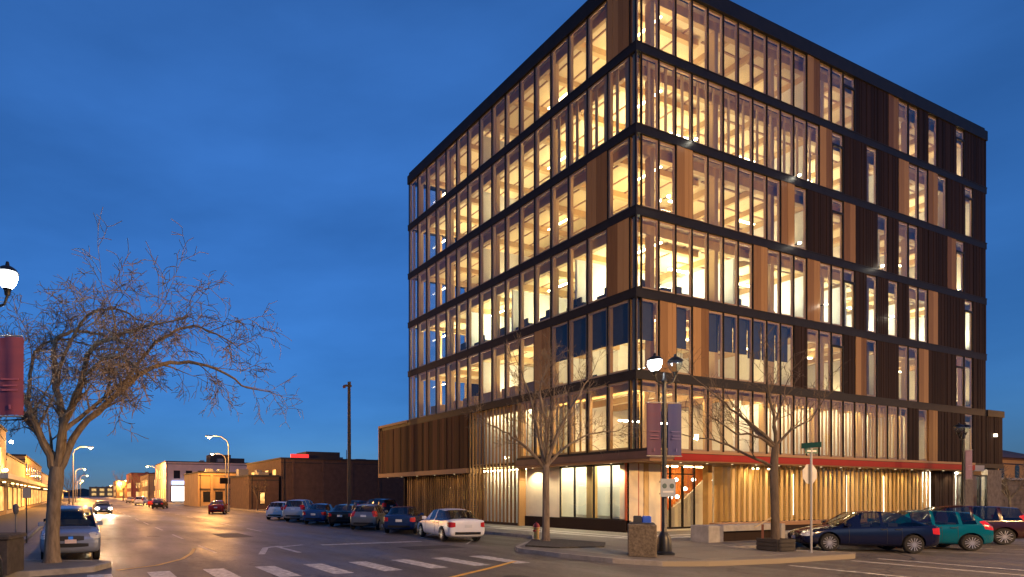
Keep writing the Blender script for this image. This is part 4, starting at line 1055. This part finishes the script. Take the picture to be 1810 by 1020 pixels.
# stations: x, z low, z belt, z top, half width, half width of top, then glass flags (side, top) for the span to the next station
def spec_sedan(L=4.6, Hh=1.48, hatch=0):
    return dict(st=[(2.30, .34, .58, .60, .66, .50, 0, 0), (2.20, .22, .66, .69, .80, .62, 0, 0), (1.85, .20, .74, .79, .87, .70, 0, 0), (1.45, .20, .83, .88, .89, .72, 0, 0), (1.08, .20, .89, .94, .89, .74, 0, 1), (.32, .20, .91, Hh - .06, .89, .60, 1, 0),
                    (-.32, .20, .94, Hh, .89, .62, 0, 0), (-.42, .20, .94, Hh, .89, .62, 1, 0), (-1.10, .20, .95, Hh - .06, .89, .60, 1, 1), (-1.84, .20, .99, 1.05, .88, .68, 0, 0), (-2.12, .23, 1.00, 1.05, .85, .64, 0, 0), (-2.28, .36, .96, 1.00, .78, .56, 0, 0)], wx=(1.40, -1.36), r=.325, Hh=Hh, tail=(.68, .92), head=(.52, .70))
def spec_hatch():
    return dict(st=[(1.98, .34, .62, .64, .64, .48, 0, 0), (1.88, .22, .72, .76, .78, .60, 0, 0), (1.55, .20, .82, .88, .84, .68, 0, 0), (1.15, .20, .90, .97, .86, .72, 0, 1), (.40, .20, .95, 1.46, .86, .60, 1, 0), (-.18, .20, .97, 1.53, .86, .63, 0, 0), (-.28, .20, .97, 1.53, .86, .63, 1, 0),
                    (-.95, .20, 1.00, 1.50, .86, .61, 0, 0), (-1.05, .20, 1.00, 1.49, .86, .61, 1, 0), (-1.45, .20, 1.02, 1.45, .85, .58, 0, 1), (-1.88, .22, 1.02, 1.10, .83, .62, 0, 0), (-2.0, .34, .80, .86, .76, .60, 0, 0)], wx=(1.22, -1.28), r=.31, Hh=1.53, tail=(.80, 1.15), head=(.60, .78))
def spec_suv():
    return dict(st=[(2.28, .40, .78, .80, .74, .58, 0, 0), (2.18, .28, .90, .94, .88, .70, 0, 0), (1.80, .26, .98, 1.03, .92, .76, 0, 0), (1.22, .26, 1.04, 1.10, .93, .78, 0, 1), (.50, .26, 1.07, 1.66, .93, .66, 1, 0), (-.28, .26, 1.08, 1.74, .93, .68, 0, 0), (-.40, .26, 1.08, 1.74, .93, .68, 1, 0),
                    (-1.20, .26, 1.10, 1.72, .93, .67, 0, 0), (-1.32, .26, 1.10, 1.72, .93, .67, 1, 0), (-1.95, .26, 1.11, 1.66, .92, .65, 0, 1), (-2.22, .28, 1.11, 1.18, .90, .70, 0, 0), (-2.34, .42, .85, .90, .82, .66, 0, 0)], wx=(1.36, -1.36), r=.37, Hh=1.74, tail=(.95, 1.35), head=(.74, .93))
KIND = {}
def car_meshes(kind):
    if kind in KIND: return KIND[kind]
    sp = {'sedan': spec_sedan, 'hatch': spec_hatch, 'suv': spec_suv}[kind]()
    st = sp['st']; vs, fs, mi = [], [], []
    ring = []
    for (x, zl, zb, zt, w, wt, _, _) in st:
        zm = zl + (zb - zl) * .55
        half = [(w * .84, zl), (w * .985, zl + .10), (w, zm), (w * .97, zb - .05), (w * .94, zb), (wt, zt - .035), (wt * .72, zt)]
        ring.append([(x, y, z) for y, z in half] + [(x, 0, zt + .012)] + [(x, -y, z) for y, z in reversed(half)] + [(x, 0, zl)])
    n = len(ring[0])
    for r_ in ring: vs += r_
    for i in range(len(st) - 1):
        sg, tg = st[i][6], st[i][7]
        for j in range(n):
            jj = (j + 1) % n
            fs.append((i * n + j, i * n + jj, (i + 1) * n + jj, (i + 1) * n + j))
            side = j in (4, 9); top = j in (5, 6, 7, 8)
            g = (side and sg) or (top and tg)
            mi.append(1 if g else 0)
    fs.append(tuple(range(n - 1, -1, -1))); mi.append(0); fs.append(tuple((len(st) - 1) * n + j for j in range(n))); mi.append(0)
    me = bpy.data.meshes.new('tmp'); me.from_pydata(vs, [], fs)
    for q in range(3): me.materials.append(None)
    me.polygons.foreach_set('material_index', mi)
    bm = bmesh.new(); bm.from_mesh(me); bmesh.ops.recalc_face_normals(bm, faces=bm.faces)
    cl = bm.edges.layers.float.get('crease_edge') or bm.edges.layers.float.new('crease_edge')
    vl = bm.verts.layers.float.get('crease_vert') or bm.verts.layers.float.new('crease_vert')
    for e in bm.edges:   # crisp borders where glass meets paint
        ms = {f.material_index for f in e.link_faces}
        if len(ms) == 2:
            e[cl] = 1.0
            for v in e.verts: v[vl] = 1.0 if v.co.z > 1.15 or True else 0
    bm.to_mesh(me); bm.free()
    o = bpy.data.objects.new('tmp', me); C.objects.link(o)
    s = o.modifiers.new('s', 'SUBSURF'); s.levels = s.render_levels = 3
    cut = MB()
    for wx in sp['wx']:
        for sd in (-1, 1):
            cut.tube([(wx, sd * .58, sp['r'] + .02), (wx, sd * 1.2, sp['r'] + .02)], sp['r'] + .055, 28)
    co = bpy.data.objects.new('cut', cut.mesh('cut', [M_TRIM])); C.objects.link(co)
    b = o.modifiers.new('b', 'BOOLEAN'); b.object = co; b.operation = 'DIFFERENCE'; b.solver = 'EXACT'
    dg = bpy.context.evaluated_depsgraph_get()
    ev = bpy.data.meshes.new_from_object(o.evaluated_get(dg))
    bm = bmesh.new(); bm.from_mesh(ev)
    for f in bm.faces:
        c = f.calc_center_median()
        for wx in sp['wx']:
            d = math.hypot(c.x - wx, c.z - sp['r'] - .02)
            if d < sp['r'] + .06 and abs(c.y) < 1.0 and (abs(c.y) < .60 or abs(f.normal.y) < .25): f.material_index = 2
        if c.z < .27 and f.material_index == 0: f.material_index = 2
    tri = bm.copy(); bmesh.ops.triangulate(tri, faces=tri.faces); bvh = BVHTree.FromBMesh(tri); tri.free()
    out = []
    for sel in ((0, 2), (1,)):
        b2 = bm.copy(); bmesh.ops.delete(b2, geom=[f for f in b2.faces if f.material_index not in sel], context='FACES')
        m2 = bpy.data.meshes.new('body' if sel[0] == 0 else 'windows'); b2.to_mesh(m2); b2.free()
        m2.materials.clear()
        for q in range(3): m2.materials.append(M_TRIM if q == 2 else None)
        m2.polygons.foreach_set('use_smooth', [True] * len(m2.polygons)); out.append(m2)
        try: m2.set_sharp_from_angle(angle=R(42))
        except Exception: pass
    bm.free(); bpy.data.objects.remove(o); bpy.data.objects.remove(co)
    def patch(dirv, c, du, dv, nu, nv, m, name, off=.006, round_=.0):
        """a lens or strip laid on the body: cast along dirv over a grid"""
        d = Vector(dirv).normalized(); r = d.cross(Vector((0, 0, 1))).normalized(); u = Vector((0, 0, 1))
        mb = MB(); P = {}
        for i in range(nu + 1):
            for j in range(nv + 1):
                a = (i / nu - .5) * du; bb = (j / nv - .5) * dv
                bb *= 1 - round_ * (2 * i / nu - 1) ** 2 if round_ else 1
                org = Vector(c) - d * 3 + r * a + u * bb
                h = bvh.ray_cast(org, d, 6)
                if h[0] is not None: P[i, j] = h[0] - d * off
        idx = {k: q for q, k in enumerate(P)}
        fcs = [tuple(idx[k] for k in ((i, j), (i + 1, j), (i + 1, j + 1), (i, j + 1))) for i in range(nu) for j in range(nv) if all(k in idx for k in ((i, j), (i + 1, j), (i + 1, j + 1), (i, j + 1)))]
        return mb.add(list(P.values()), fcs).mesh(name, m, True)
    parts = []
    x0, x1 = st[0][0], st[-1][0]
    wF = st[2][4]
    for sd in (-1, 1):
        parts.append(('headlight', patch((-1, -sd * .55, 0), (x0 - .25, sd * (wF - .22), (sp['head'][0] + sp['head'][1]) / 2 + .02), .42, sp['head'][1] - sp['head'][0], 6, 4, M_HEAD, 'headlight', .008, .35)))
        parts.append(('tail_light', patch((1, -sd * .75, 0), (x1 + .22, sd * (st[-2][4] - .16), (sp['tail'][0] + sp['tail'][1]) / 2), .40, sp['tail'][1] - sp['tail'][0], 6, 5, M_TAIL, 'tail_light', .008, .25)))
    parts.append(('grille', patch((-1, 0, 0), (0, 0, (sp['head'][0] + sp['head'][1]) / 2 - .06), .78, .16, 6, 3, M_TRIM, 'grille', .008, .2)))
    parts.append(('lower_intake', patch((-1, 0, 0), (0, 0, sp['head'][0] - .18), 1.05, .13, 8, 3, M_TRIM, 'lower_intake', .008, .3)))
    parts.append(('badge', patch((-1, 0, 0), (0, 0, (sp['head'][0] + sp['head'][1]) / 2 - .05), .14, .10, 2, 2, M_CHROME, 'badge', .018)))
    parts.append(('front_plate', patch((-1, 0, 0), (0, 0, sp['head'][0] - .06), .34, .12, 2, 2, mat('front_plate', (.62, .50, .48), .5), 'front_plate', .02)))  # pinkish light on the plate is put into its colour
    parts.append(('rear_plate', patch((1, 0, 0), (0, 0, sp['tail'][0] + .06), .34, .13, 2, 2, mat('number_plate', (.6, .62, .62), .5), 'rear_plate', .02)))
    parts.append(('rear_bumper_trim', patch((1, 0, 0), (0, 0, st[-1][1] + .06), 1.2, .12, 8, 2, M_TRIM, 'rear_bumper_trim', .01)))
    # door seams
    for sd in (-1, 1):
        seam = MB()
        cab = [s for s in st if s[6]]
        xs = (cab[0][0] + .42, (cab[0][0] + cab[-1][0]) / 2 - .12, sp['wx'][1] + .38)
        for xx in xs:
            pts = []
            for q in range(9):
                h = bvh.ray_cast(Vector((xx, sd * 2, .30 + q * (st[6][2] - .34) / 8)), Vector((0, -sd, 0)), 3)
                if h[0] is not None: pts.append(h[0] + Vector((0, sd * .001, 0)))
            if len(pts) > 2: seam.tube(pts, .006, 4)
        parts.append(('door_seam', seam.mesh('door_seam', M_TRIM)))
        hm = MB()
        for xx in ((cab[0][0] + cab[-1][0]) / 2 - .0, sp['wx'][1] + .50):
            h = bvh.ray_cast(Vector((xx, sd * 2, st[6][2] - .10)), Vector((0, -sd, 0)), 3)
            if h[0] is not None:
                p = h[0]; hm.box(p.x - .09, p.x + .09, min(p.y, p.y + sd * .03), max(p.y, p.y + sd * .03), p.z - .014, p.z + .014)
        parts.append(('door_handle', hm.mesh('door_handle', M_TRIM)))
        xm, zm_ = cab[0][0] + .48, st[5][2] + .06
        parts.append(('wing_mirror', MB().bevbox(xm - .07, xm + .09, min(sd * .80, sd * 1.0), max(sd * .80, sd * 1.0), zm_ - .03, zm_ + .11, .03).mesh('wing_mirror', None, True)))
    floor = MB().box(x1 + .35, x0 - .9, -.62, .62, .30, .62).box(-.1, .25, -.55, .55, .62, .98).box(-1.0, -.7, -.55, .55, .62, 1.05).mesh('seats', M_INT)
    tyre = MB(); rr = sp['r']
    prof = [(rr - .11, -.10), (rr - .03, -.105), (rr, -.07), (rr, .07), (rr - .03, .105), (rr - .11, .10)]
    tyre.lathe(prof, n=26)
    tm = tyre.mesh('wheel', M_TYRE, True)
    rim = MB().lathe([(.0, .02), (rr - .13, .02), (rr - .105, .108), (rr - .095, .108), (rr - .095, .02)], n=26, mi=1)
    for q in range(7):
        a = 2 * math.pi * q / 7; ca, sa = math.cos(a), math.sin(a)
        for off in (-.028, .028):
            p0 = Vector((ca * .05 - sa * off * .5, sa * .05 + ca * off * .5, .095)); p1 = Vector((ca * (rr - .10) - sa * off * 1.5, sa * (rr - .10) + ca * off * 1.5, .10)); rim.tube([p0, p1], .017, 4)
    rim.lathe([(.0, .11), (.06, .11), (.06, .03)], n=12)
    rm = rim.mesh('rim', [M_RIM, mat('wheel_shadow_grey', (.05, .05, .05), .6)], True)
    KIND[kind] = (sp, out, parts, floor, tm, rm)
    return KIND[kind]
def car(kind, col, loc, heading, label, group='parked cars', name='parked_car', lights=None, scale=1.0):
    sp, (body, wins_), parts, floor, tm, rm = car_meshes(kind)
    t = thing(name, label, 'car', (*loc, 0), heading, group)
    t.scale = scale if isinstance(scale, tuple) else (scale,) * 3
    bd = body.copy(); bd.materials[0] = col; put('body', bd, t)
    wi = wins_.copy(); wi.materials[1] = CARGLASS; wi.materials[0] = CARGLASS; put('windows', wi, t)
    put('seats', floor, t)
    for nme, me in parts:
        if nme == 'wing_mirror': me = me.copy(); me.materials.clear(); me.materials.append(col)
        if lights and nme == 'headlight': me = me.copy(); me.materials.clear(); me.materials.append(lights)
        put(nme, me, t)
    for wx in sp['wx']:
        for sd in (-1, 1):
            w = put('wheel', tm, t, (wx, sd * .78, sp['r'])); w.rotation_euler = (R(-90 * sd), 0, 0)
            put('rim', rm, w)
    return t
NAVY = paint('navy', (.004, .006, .028)); TEAL = paint('teal', (.0, .085, .135)); MAROON = paint('maroon', (.028, .008, .010)); SILVER = paint('silver_blue', (.30, .34, .42), .25, .5)
WHITE = paint('white', (.74, .74, .73), .3, 0); DBLUE = paint('deep_blue', (.012, .03, .10)); GREY = paint('grey', (.16, .17, .18), .3, .5); REDP = paint('red', (.34, .02, .015)); BLACK = paint('black', (.012, .012, .014)); PSILVER = paint('pale_silver', (.46, .46, .46), .28, .4)
# angle-parked before the right facade: the wheels' contact points give place and heading
f0, r0 = G(1467, 975), G(1617, 979)
hd = math.atan2(f0[1] - r0[1], f0[0] - r0[0])
hd = R(137)
def from_wheel(px, py, wx, sd, hdg, sc=1.0):
    p = G(px, py); c_, s_ = math.cos(hdg), math.sin(hdg); wx *= sc; yy = sd * .86 * sc
    return (p[0] - wx * c_ + yy * s_, p[1] - wx * s_ - yy * c_)
car('sedan', NAVY, from_wheel(1617, 979, -1.36 * .87, 1, hd), hd, 'navy saloon with silver multi-spoke wheels parked at an angle beside the stop sign', scale=(.87, .95, 1.03))
car('hatch', TEAL, from_wheel(1718, 974, -1.28, 1, hd), hd, 'teal hatchback parked between the navy saloon and a maroon car')
tl = from_wheel(1718, 974, -1.28, 1, hd)
car('suv', MAROON, (tl[0] + 5.0, tl[1] + .7), hd, 'dark maroon car parked beyond the teal hatchback', scale=.95)
# angle-parked along the left facade
h2_ = R(50)
car('sedan', WHITE, from_wheel(781, 957, -1.36, 1, R(76)), R(76), 'white saloon parked at an angle, its boot towards the zebra crossing')
base = from_wheel(781, 956, -1.36, 1, h2_)
for i, (kd, cl, dy, dx, lab) in enumerate((('sedan', DBLUE, 5.6, .3, 'deep blue saloon in the bay next to the white saloon'), ('hatch', GREY, 9.2, .0, 'grey hatchback between the deep blue saloon and a black saloon'), ('sedan', BLACK, 12.7, .2, 'black saloon beside the grey hatchback before the fin screen'),
                                           ('sedan', paint('mid_blue', (.02, .06, .18)), 16.2, -.2, 'mid blue saloon parked between the black saloon and a silver van'), ('suv', PSILVER, 20.2, -.2, 'pale silver van with a dark rear window in the angle bays'), ('hatch', WHITE, 23.8, -.6, 'white hatchback at the far end of the angle bays, beside the silver van'))):
    car(kd, cl, (base[0] + dx, base[1] + dy), h2_, lab)
x0, y0 = W(668, 56); car('suv', paint('dark_blue', (.014, .03, .07)), (x0, y0), R(95), 'dark blue off-roader standing in the car park beside the boarded box')
x0, y0 = W(640, 60); car('hatch', DBLUE, (x0 - .8, y0), R(95), 'deep blue hatchback in the car park before the brick hall')
x0, y0 = G(393, 909); car('sedan', REDP, (x0, y0 + 2), R(70), 'red saloon parked beneath the curved mast lamp')
# opposite kerb
x0, y0 = G(128, 996)
car('suv', SILVER, (x0 - .05, y0 + 2.35), R(-90), 'silver-blue people carrier facing out behind the big bare tree', scale=1.0)
car('sedan', BLACK, (x0 - .25, y0 + 9.2), R(-90), 'black saloon parked behind the silver-blue people carrier')
car('hatch', GREY, (x0 - .25, y0 + 15.5), R(-90), 'grey hatchback third in the row at the opposite kerb')
x0, y0 = W(181, 62)
hl = emis('headlamp_on', (1, .93, .78), 160)
t = car('sedan', GREY, (x0, y0), R(-88), 'oncoming grey car with its headlights on in the middle of the street', group='cars on the street', name='car', lights=hl)
for sd in (-1, 1):
    l_ = lamp('headlight_beam', 'SPOT', 2600, (1, .88, .62), (2.36, sd * .62, .62), t, .07, spot_size=R(75), spot_blend=.8); l_.rotation_euler = (R(84), 0, R(-90))
for i, (px, py, kd, cl, lab) in enumerate(((250, 893, 'suv', WHITE, 'far white van parked outside the ochre shops'), (275, 896, 'sedan', REDP, 'far red car parked beside the white shopfront'), (232, 889, 'sedan', PSILVER, 'far silver car parked past the white van'), (283, 899, 'sedan', BLACK, 'far black car parked before the pale pink building'))):
    x0, y0 = G(px, py); car(kd, cl, (x0, y0), R(70), lab)

# ------------------------------------------------------------------ bare trees
def bark(name, a, b): return mat(name, a, .9, 0, .0001, 11, 1.0, 16, (1, 1, .22), col2=b)
BARK1 = bark('bark_grey_brown', (.10, .072, .045), (.25, .19, .13)); BARK2 = bark('bark_dark', (.055, .04, .03), (.12, .09, .065))
def grow(mb, p, d, L, r, lev, P, rng, stats):
    """one branch as a tapering tube with children; P: parameters per level"""
    n = max(3, int(L / P['seg'][min(lev, len(P['seg']) - 1)])); n = min(n, 9)
    pts, rad = [p.copy()], [r]
    dd = d.normalized(); q = p.copy(); kids = []
    for i in range(n):
        j = P['jit'][min(lev, 3)]
        dd = (dd + Vector((rng.gauss(0, j), rng.gauss(0, j), rng.gauss(0, j) + P['lift'][min(lev, len(P['lift']) - 1)] * (1 - P['arch'] * (i / n) ** 1.5)))).normalized()
        q = q + dd * (L / n); pts.append(q.copy()); rad.append(max(P['rmin'], r * (1 - (i + 1) / n * P['taper'])))
        kids.append((q.copy(), dd.copy(), rad[-1], (i + 1) / n))
    mb.tube(pts, rad, P['sides'][min(lev, 3)], cap=False)
    stats[0] += 1
    if lev >= P['levels'] or stats[0] > P['max']: return
    nk = P['kids'][min(lev, len(P['kids']) - 1)]
    for k in range(nk):
        t = P['start'] + (1 - P['start']) * (k + rng.random()) / nk
        i = min(n - 1, int(t * n)); bp, bd, br, _ = kids[i]
        side = bd.orthogonal().normalized(); side.rotate(__import__('mathutils').Quaternion(bd, rng.uniform(0, 6.28)))
        ang = rng.uniform(*P['ang'])
        nd = (bd * math.cos(ang) + side * math.sin(ang)).normalized()
        grow(mb, bp, nd, L * rng.uniform(*P['shrink']), max(P['rmin'], br * rng.uniform(.5, .72)), lev + 1, P, rng, stats)
def tree(loc, label, trunk, limbs, P, barkm, seed):
    t = thing('bare_tree', label, 'tree', (*loc, KH - .03))
    MB().tube([p for p, _ in trunk], [r for _, r in trunk], 12, cap=False).build('trunk', barkm, t, True)
    rng = random.Random(seed); mb = MB(); st = [0]
    for pts, r0, r1, L in limbs:
        vp = [Vector(p) for p in pts]; n = len(vp)
        # smooth the limb with a Catmull-Rom spline
        sm = []
        for i in range(n - 1):
            a, b, c_, d_ = vp[max(i - 1, 0)], vp[i], vp[i + 1], vp[min(i + 2, n - 1)]
            for q in range(4):
                u = q / 4; sm.append(.5 * ((2 * b) + (c_ - a) * u + (2 * a - 5 * b + 4 * c_ - d_) * u * u + (3 * b - a - 3 * c_ + d_) * u ** 3))
        sm.append(vp[-1]); m = len(sm)
        sm = [p + Vector((rng.gauss(0, .02), rng.gauss(0, .02), rng.gauss(0, .02))) if 0 < i < m - 1 else p for i, p in enumerate(sm)]
        rr = [r0 + (r1 - r0) * i / (m - 1) for i in range(m)]
        mb.tube(sm, rr, 8, cap=False)
        nk = P['limb_kids']; st[0] = 0
        for k in range(nk):
            i = int((P['start'] + (1 - P['start']) * (k + rng.random()) / nk) * (m - 1)); i = max(1, min(m - 1, i))
            bd = (sm[i] - sm[i - 1]).normalized()
            side = bd.orthogonal().normalized(); side.rotate(__import__('mathutils').Quaternion(bd, rng.uniform(0, 6.28)))
            ang = rng.uniform(*P['ang']); nd = bd * math.cos(ang) + side * math.sin(ang)
            st[0] = 0
            grow(mb, sm[i], nd, L * rng.uniform(.55, 1.0), rr[i] * rng.uniform(.4, .6), 1, P, rng, st)
        grow(mb, sm[-1], (sm[-1] - sm[-2]).normalized(), L * .8, r1, 1, P, rng, st)
    mb.build('crown', barkm, t, True)
    return t
U = Vector((CA, -SA, 0)); V = Vector((SA, CA, 0)); ZV = Vector((0, 0, 1))
def uv(u, v, z): return tuple(U * u + V * v + ZV * z)
# big spreading tree on the near bulb-out: u to the right of the picture, metres
T1 = G(92, 993, KH); S1 = 16.6 / F_PX
def q1(px, py, v=0.0): return uv((px - 92) * S1, v, (993 - py) * S1)
P1 = dict(seg=(.5, .35, .25, .2), jit=(.08, .10, .13, .16), lift=(.0, -.01, -.05, -.07), arch=.0, taper=.8, rmin=.008, sides=(7, 6, 4, 3), levels=4, max=85, kids=(5, 5, 4, 3), start=.22, ang=(.45, 1.15), shrink=(.45, .72), limb_kids=10)
limbs1 = [([q1(100, 835), q1(82, 790, .1), q1(45, 745, .4), q1(10, 715, .8), q1(-40, 690, 1.2)], .14, .04, 1.5),
          ([q1(98, 832), q1(78, 770, -.2), q1(62, 720, -.5), q1(30, 640, -.9), q1(-10, 590, -1.2)], .13, .035, 1.6),
          ([q1(100, 828), q1(112, 760, .0), q1(92, 680, .3), q1(82, 620, .5), q1(85, 585, .6), q1(120, 568, .8), q1(165, 575, 1.0)], .13, .03, 1.0),
          ([q1(102, 828), q1(122, 750, -.3), q1(160, 690, -.8), q1(190, 635, -1.3), q1(240, 620, -1.7), q1(290, 610, -2.0)], .12, .03, 1.6),
          ([q1(104, 830), q1(135, 755, .3), q1(190, 690, .7), q1(240, 640, 1.0), q1(300, 618, 1.3), q1(370, 630, 1.5), q1(430, 665, 1.6)], .12, .025, 1.5),
          ([q1(190, 690, .7), q1(230, 640, .5), q1(280, 590, .3), q1(340, 570, .2), q1(390, 590, .1)], .065, .022, 1.3),
          ([q1(92, 680, .3), q1(120, 610, .0), q1(160, 560, -.2), q1(210, 550, -.4), q1(260, 575, -.6)], .06, .02, 1.3),
          ([q1(112, 760), q1(150, 700, 1.0), q1(180, 650, 1.9), q1(210, 620, 2.6)], .08, .02, 1.1),
          ([q1(62, 720, -.5), q1(50, 640, .2), q1(45, 595, .9), q1(80, 575, 1.3), q1(120, 580, 1.7)], .06, .02, 1.0),
          ([q1(122, 750, -.3), q1(170, 690, -1.2), q1(240, 660, -2.2), q1(300, 690, -2.9)], .06, .02, 1.3)]
tree((T1[0], T1[1]), 'large bare street tree with arching grey limbs beside the people carrier', [((0, 0, 0), .30), (uv(0, 0, .15), .24), (uv(.01, 0, .8), .205), (uv(.05, 0, 1.7), .20), (uv(.12, 0, 2.45), .23), (uv(.15, 0, 2.85), .20)], limbs1, P1, BARK1, 5)
T2 = G(965, 958, KH); S2 = 23.6 / F_PX
def q2(px, py, v=0.0): return uv((px - 965) * S2, v, (958 - py) * S2)
P2 = dict(seg=(.5, .35, .25, .2), jit=(.06, .08, .10, .12), lift=(.1, .12, .10, .06), arch=.4, taper=.8, rmin=.005, sides=(7, 5, 4, 3), levels=4, max=120, kids=(5, 5, 4, 3), start=.25, ang=(.35, .85), shrink=(.5, .75), limb_kids=6)
limbs2 = [([q2(964, 828), q2(935, 790, .2), q2(905, 765, .4), q2(870, 745, .6)], .075, .02, .95), ([q2(964, 822), q2(945, 760, -.3), q2(925, 700, -.6), q2(905, 660, -.9)], .07, .02, .95), ([q2(965, 820), q2(968, 750, .2), q2(960, 690, .3), q2(975, 640, .4)], .075, .02, .95),
          ([q2(966, 820), q2(985, 760, -.2), q2(1010, 710, -.3), q2(1035, 665, -.5)], .075, .02, .95), ([q2(966, 826), q2(1000, 790, .1), q2(1050, 765, .3), q2(1095, 760, .4)], .07, .018, .9), ([q2(965, 822), q2(975, 770, 1.0), q2(985, 720, 1.7)], .06, .02, .9), ([q2(965, 822), q2(950, 770, -1.0), q2(945, 715, -1.8)], .06, .02, .9)]
tree((T2[0], T2[1]), 'bare street tree with fine upswept twigs beside the fire hydrant', [((0, 0, 0), .20), (uv(0, 0, .2), .15), (uv(0, 0, 1.6), .135), (uv(0, 0, 2.9), .13), (uv(0, 0, 3.3), .11)], limbs2, P2, BARK1, 8)
S3 = 19.9 / F_PX
def q3(px, py, v=0.0): return uv((px - 1388) * S3, v, (970 - py) * S3)
P3 = dict(P2, kids=(4, 3, 3, 2), max=42, limb_kids=5, levels=4)
limbs3 = [([q3(1385, 818), q3(1345, 800, .1), q3(1300, 775, .2), q3(1250, 765, .3)], .06, .02, 1.0), ([q3(1386, 785), q3(1350, 765, -.1), q3(1310, 760, -.2), q3(1265, 735, -.3)], .055, .016, 1.0), ([q3(1386, 782), q3(1350, 740, .2), q3(1310, 705, .3), q3(1265, 660, .5)], .06, .016, 1.1),
          ([q3(1387, 780), q3(1372, 730, -.3), q3(1355, 690, -.5), q3(1345, 640, -.6)], .055, .016, 1.0), ([q3(1388, 780), q3(1400, 740, .3), q3(1420, 705, .5), q3(1440, 660, .7)], .05, .015, 1.0), ([q3(1389, 784), q3(1415, 755, 0), q3(1450, 735, .1), q3(1478, 700, .1)], .05, .014, 1.0), ([q3(1388, 785), q3(1385, 740, 1.0), q3(1380, 700, 1.6)], .05, .015, 1.0)]
tree(TREE3, 'bare dark street tree growing from the slatted planter by the stop sign', [((0, 0, 0), .17), (uv(.0, 0, .5), .13), (uv(-.02, 0, 1.6), .12), (uv(-.06, 0, 2.9), .125), (uv(-.03, 0, 3.4), .11), (uv(0, 0, 3.8), .10)], limbs3, P3, BARK2, 13)
# small bare trees further off
def small_tree(loc, label, s, seed, m=BARK2):
    P = dict(P2, kids=(4, 4, 3), levels=3, max=16, limb_kids=4, rmin=.012)
    r = random.Random(seed)
    lm = []
    for q in range(6):
        a = q * 1.05 + r.random(); o = Vector((math.cos(a), math.sin(a), 0))
        lm.append(([(0, 0, 2.0 * s), tuple(o * .5 * s + ZV * 2.9 * s), tuple(o * 1.2 * s + ZV * 3.9 * s), tuple(o * 1.7 * s + ZV * 4.6 * s)], .07 * s, .02 * s, 1.1 * s))
    tree(loc, label, [((0, 0, 0), .15 * s), ((0, 0, 1 * s), .11 * s), ((0, 0, 2.1 * s), .10 * s)], lm, P, m, seed)
small_tree(W(218, 175), 'small bare tree lit orange before the far shops', 1.6, 21, BARK1)
small_tree(W(246, 150), 'small bare tree at the corner of the pale pink building', 1.3, 22, BARK1)
small_tree(W(1785, 44), 'small pale bare tree against the rough stone wall', .8, 23, BARK1)
small_tree(W(455, 72), 'small dark bush-like tree before the low annex', .7, 24, BARK2)
small_tree(W(122, 120), 'small bare tree on the opposite pavement beyond the parked cars', 1.2, 25, BARK1)
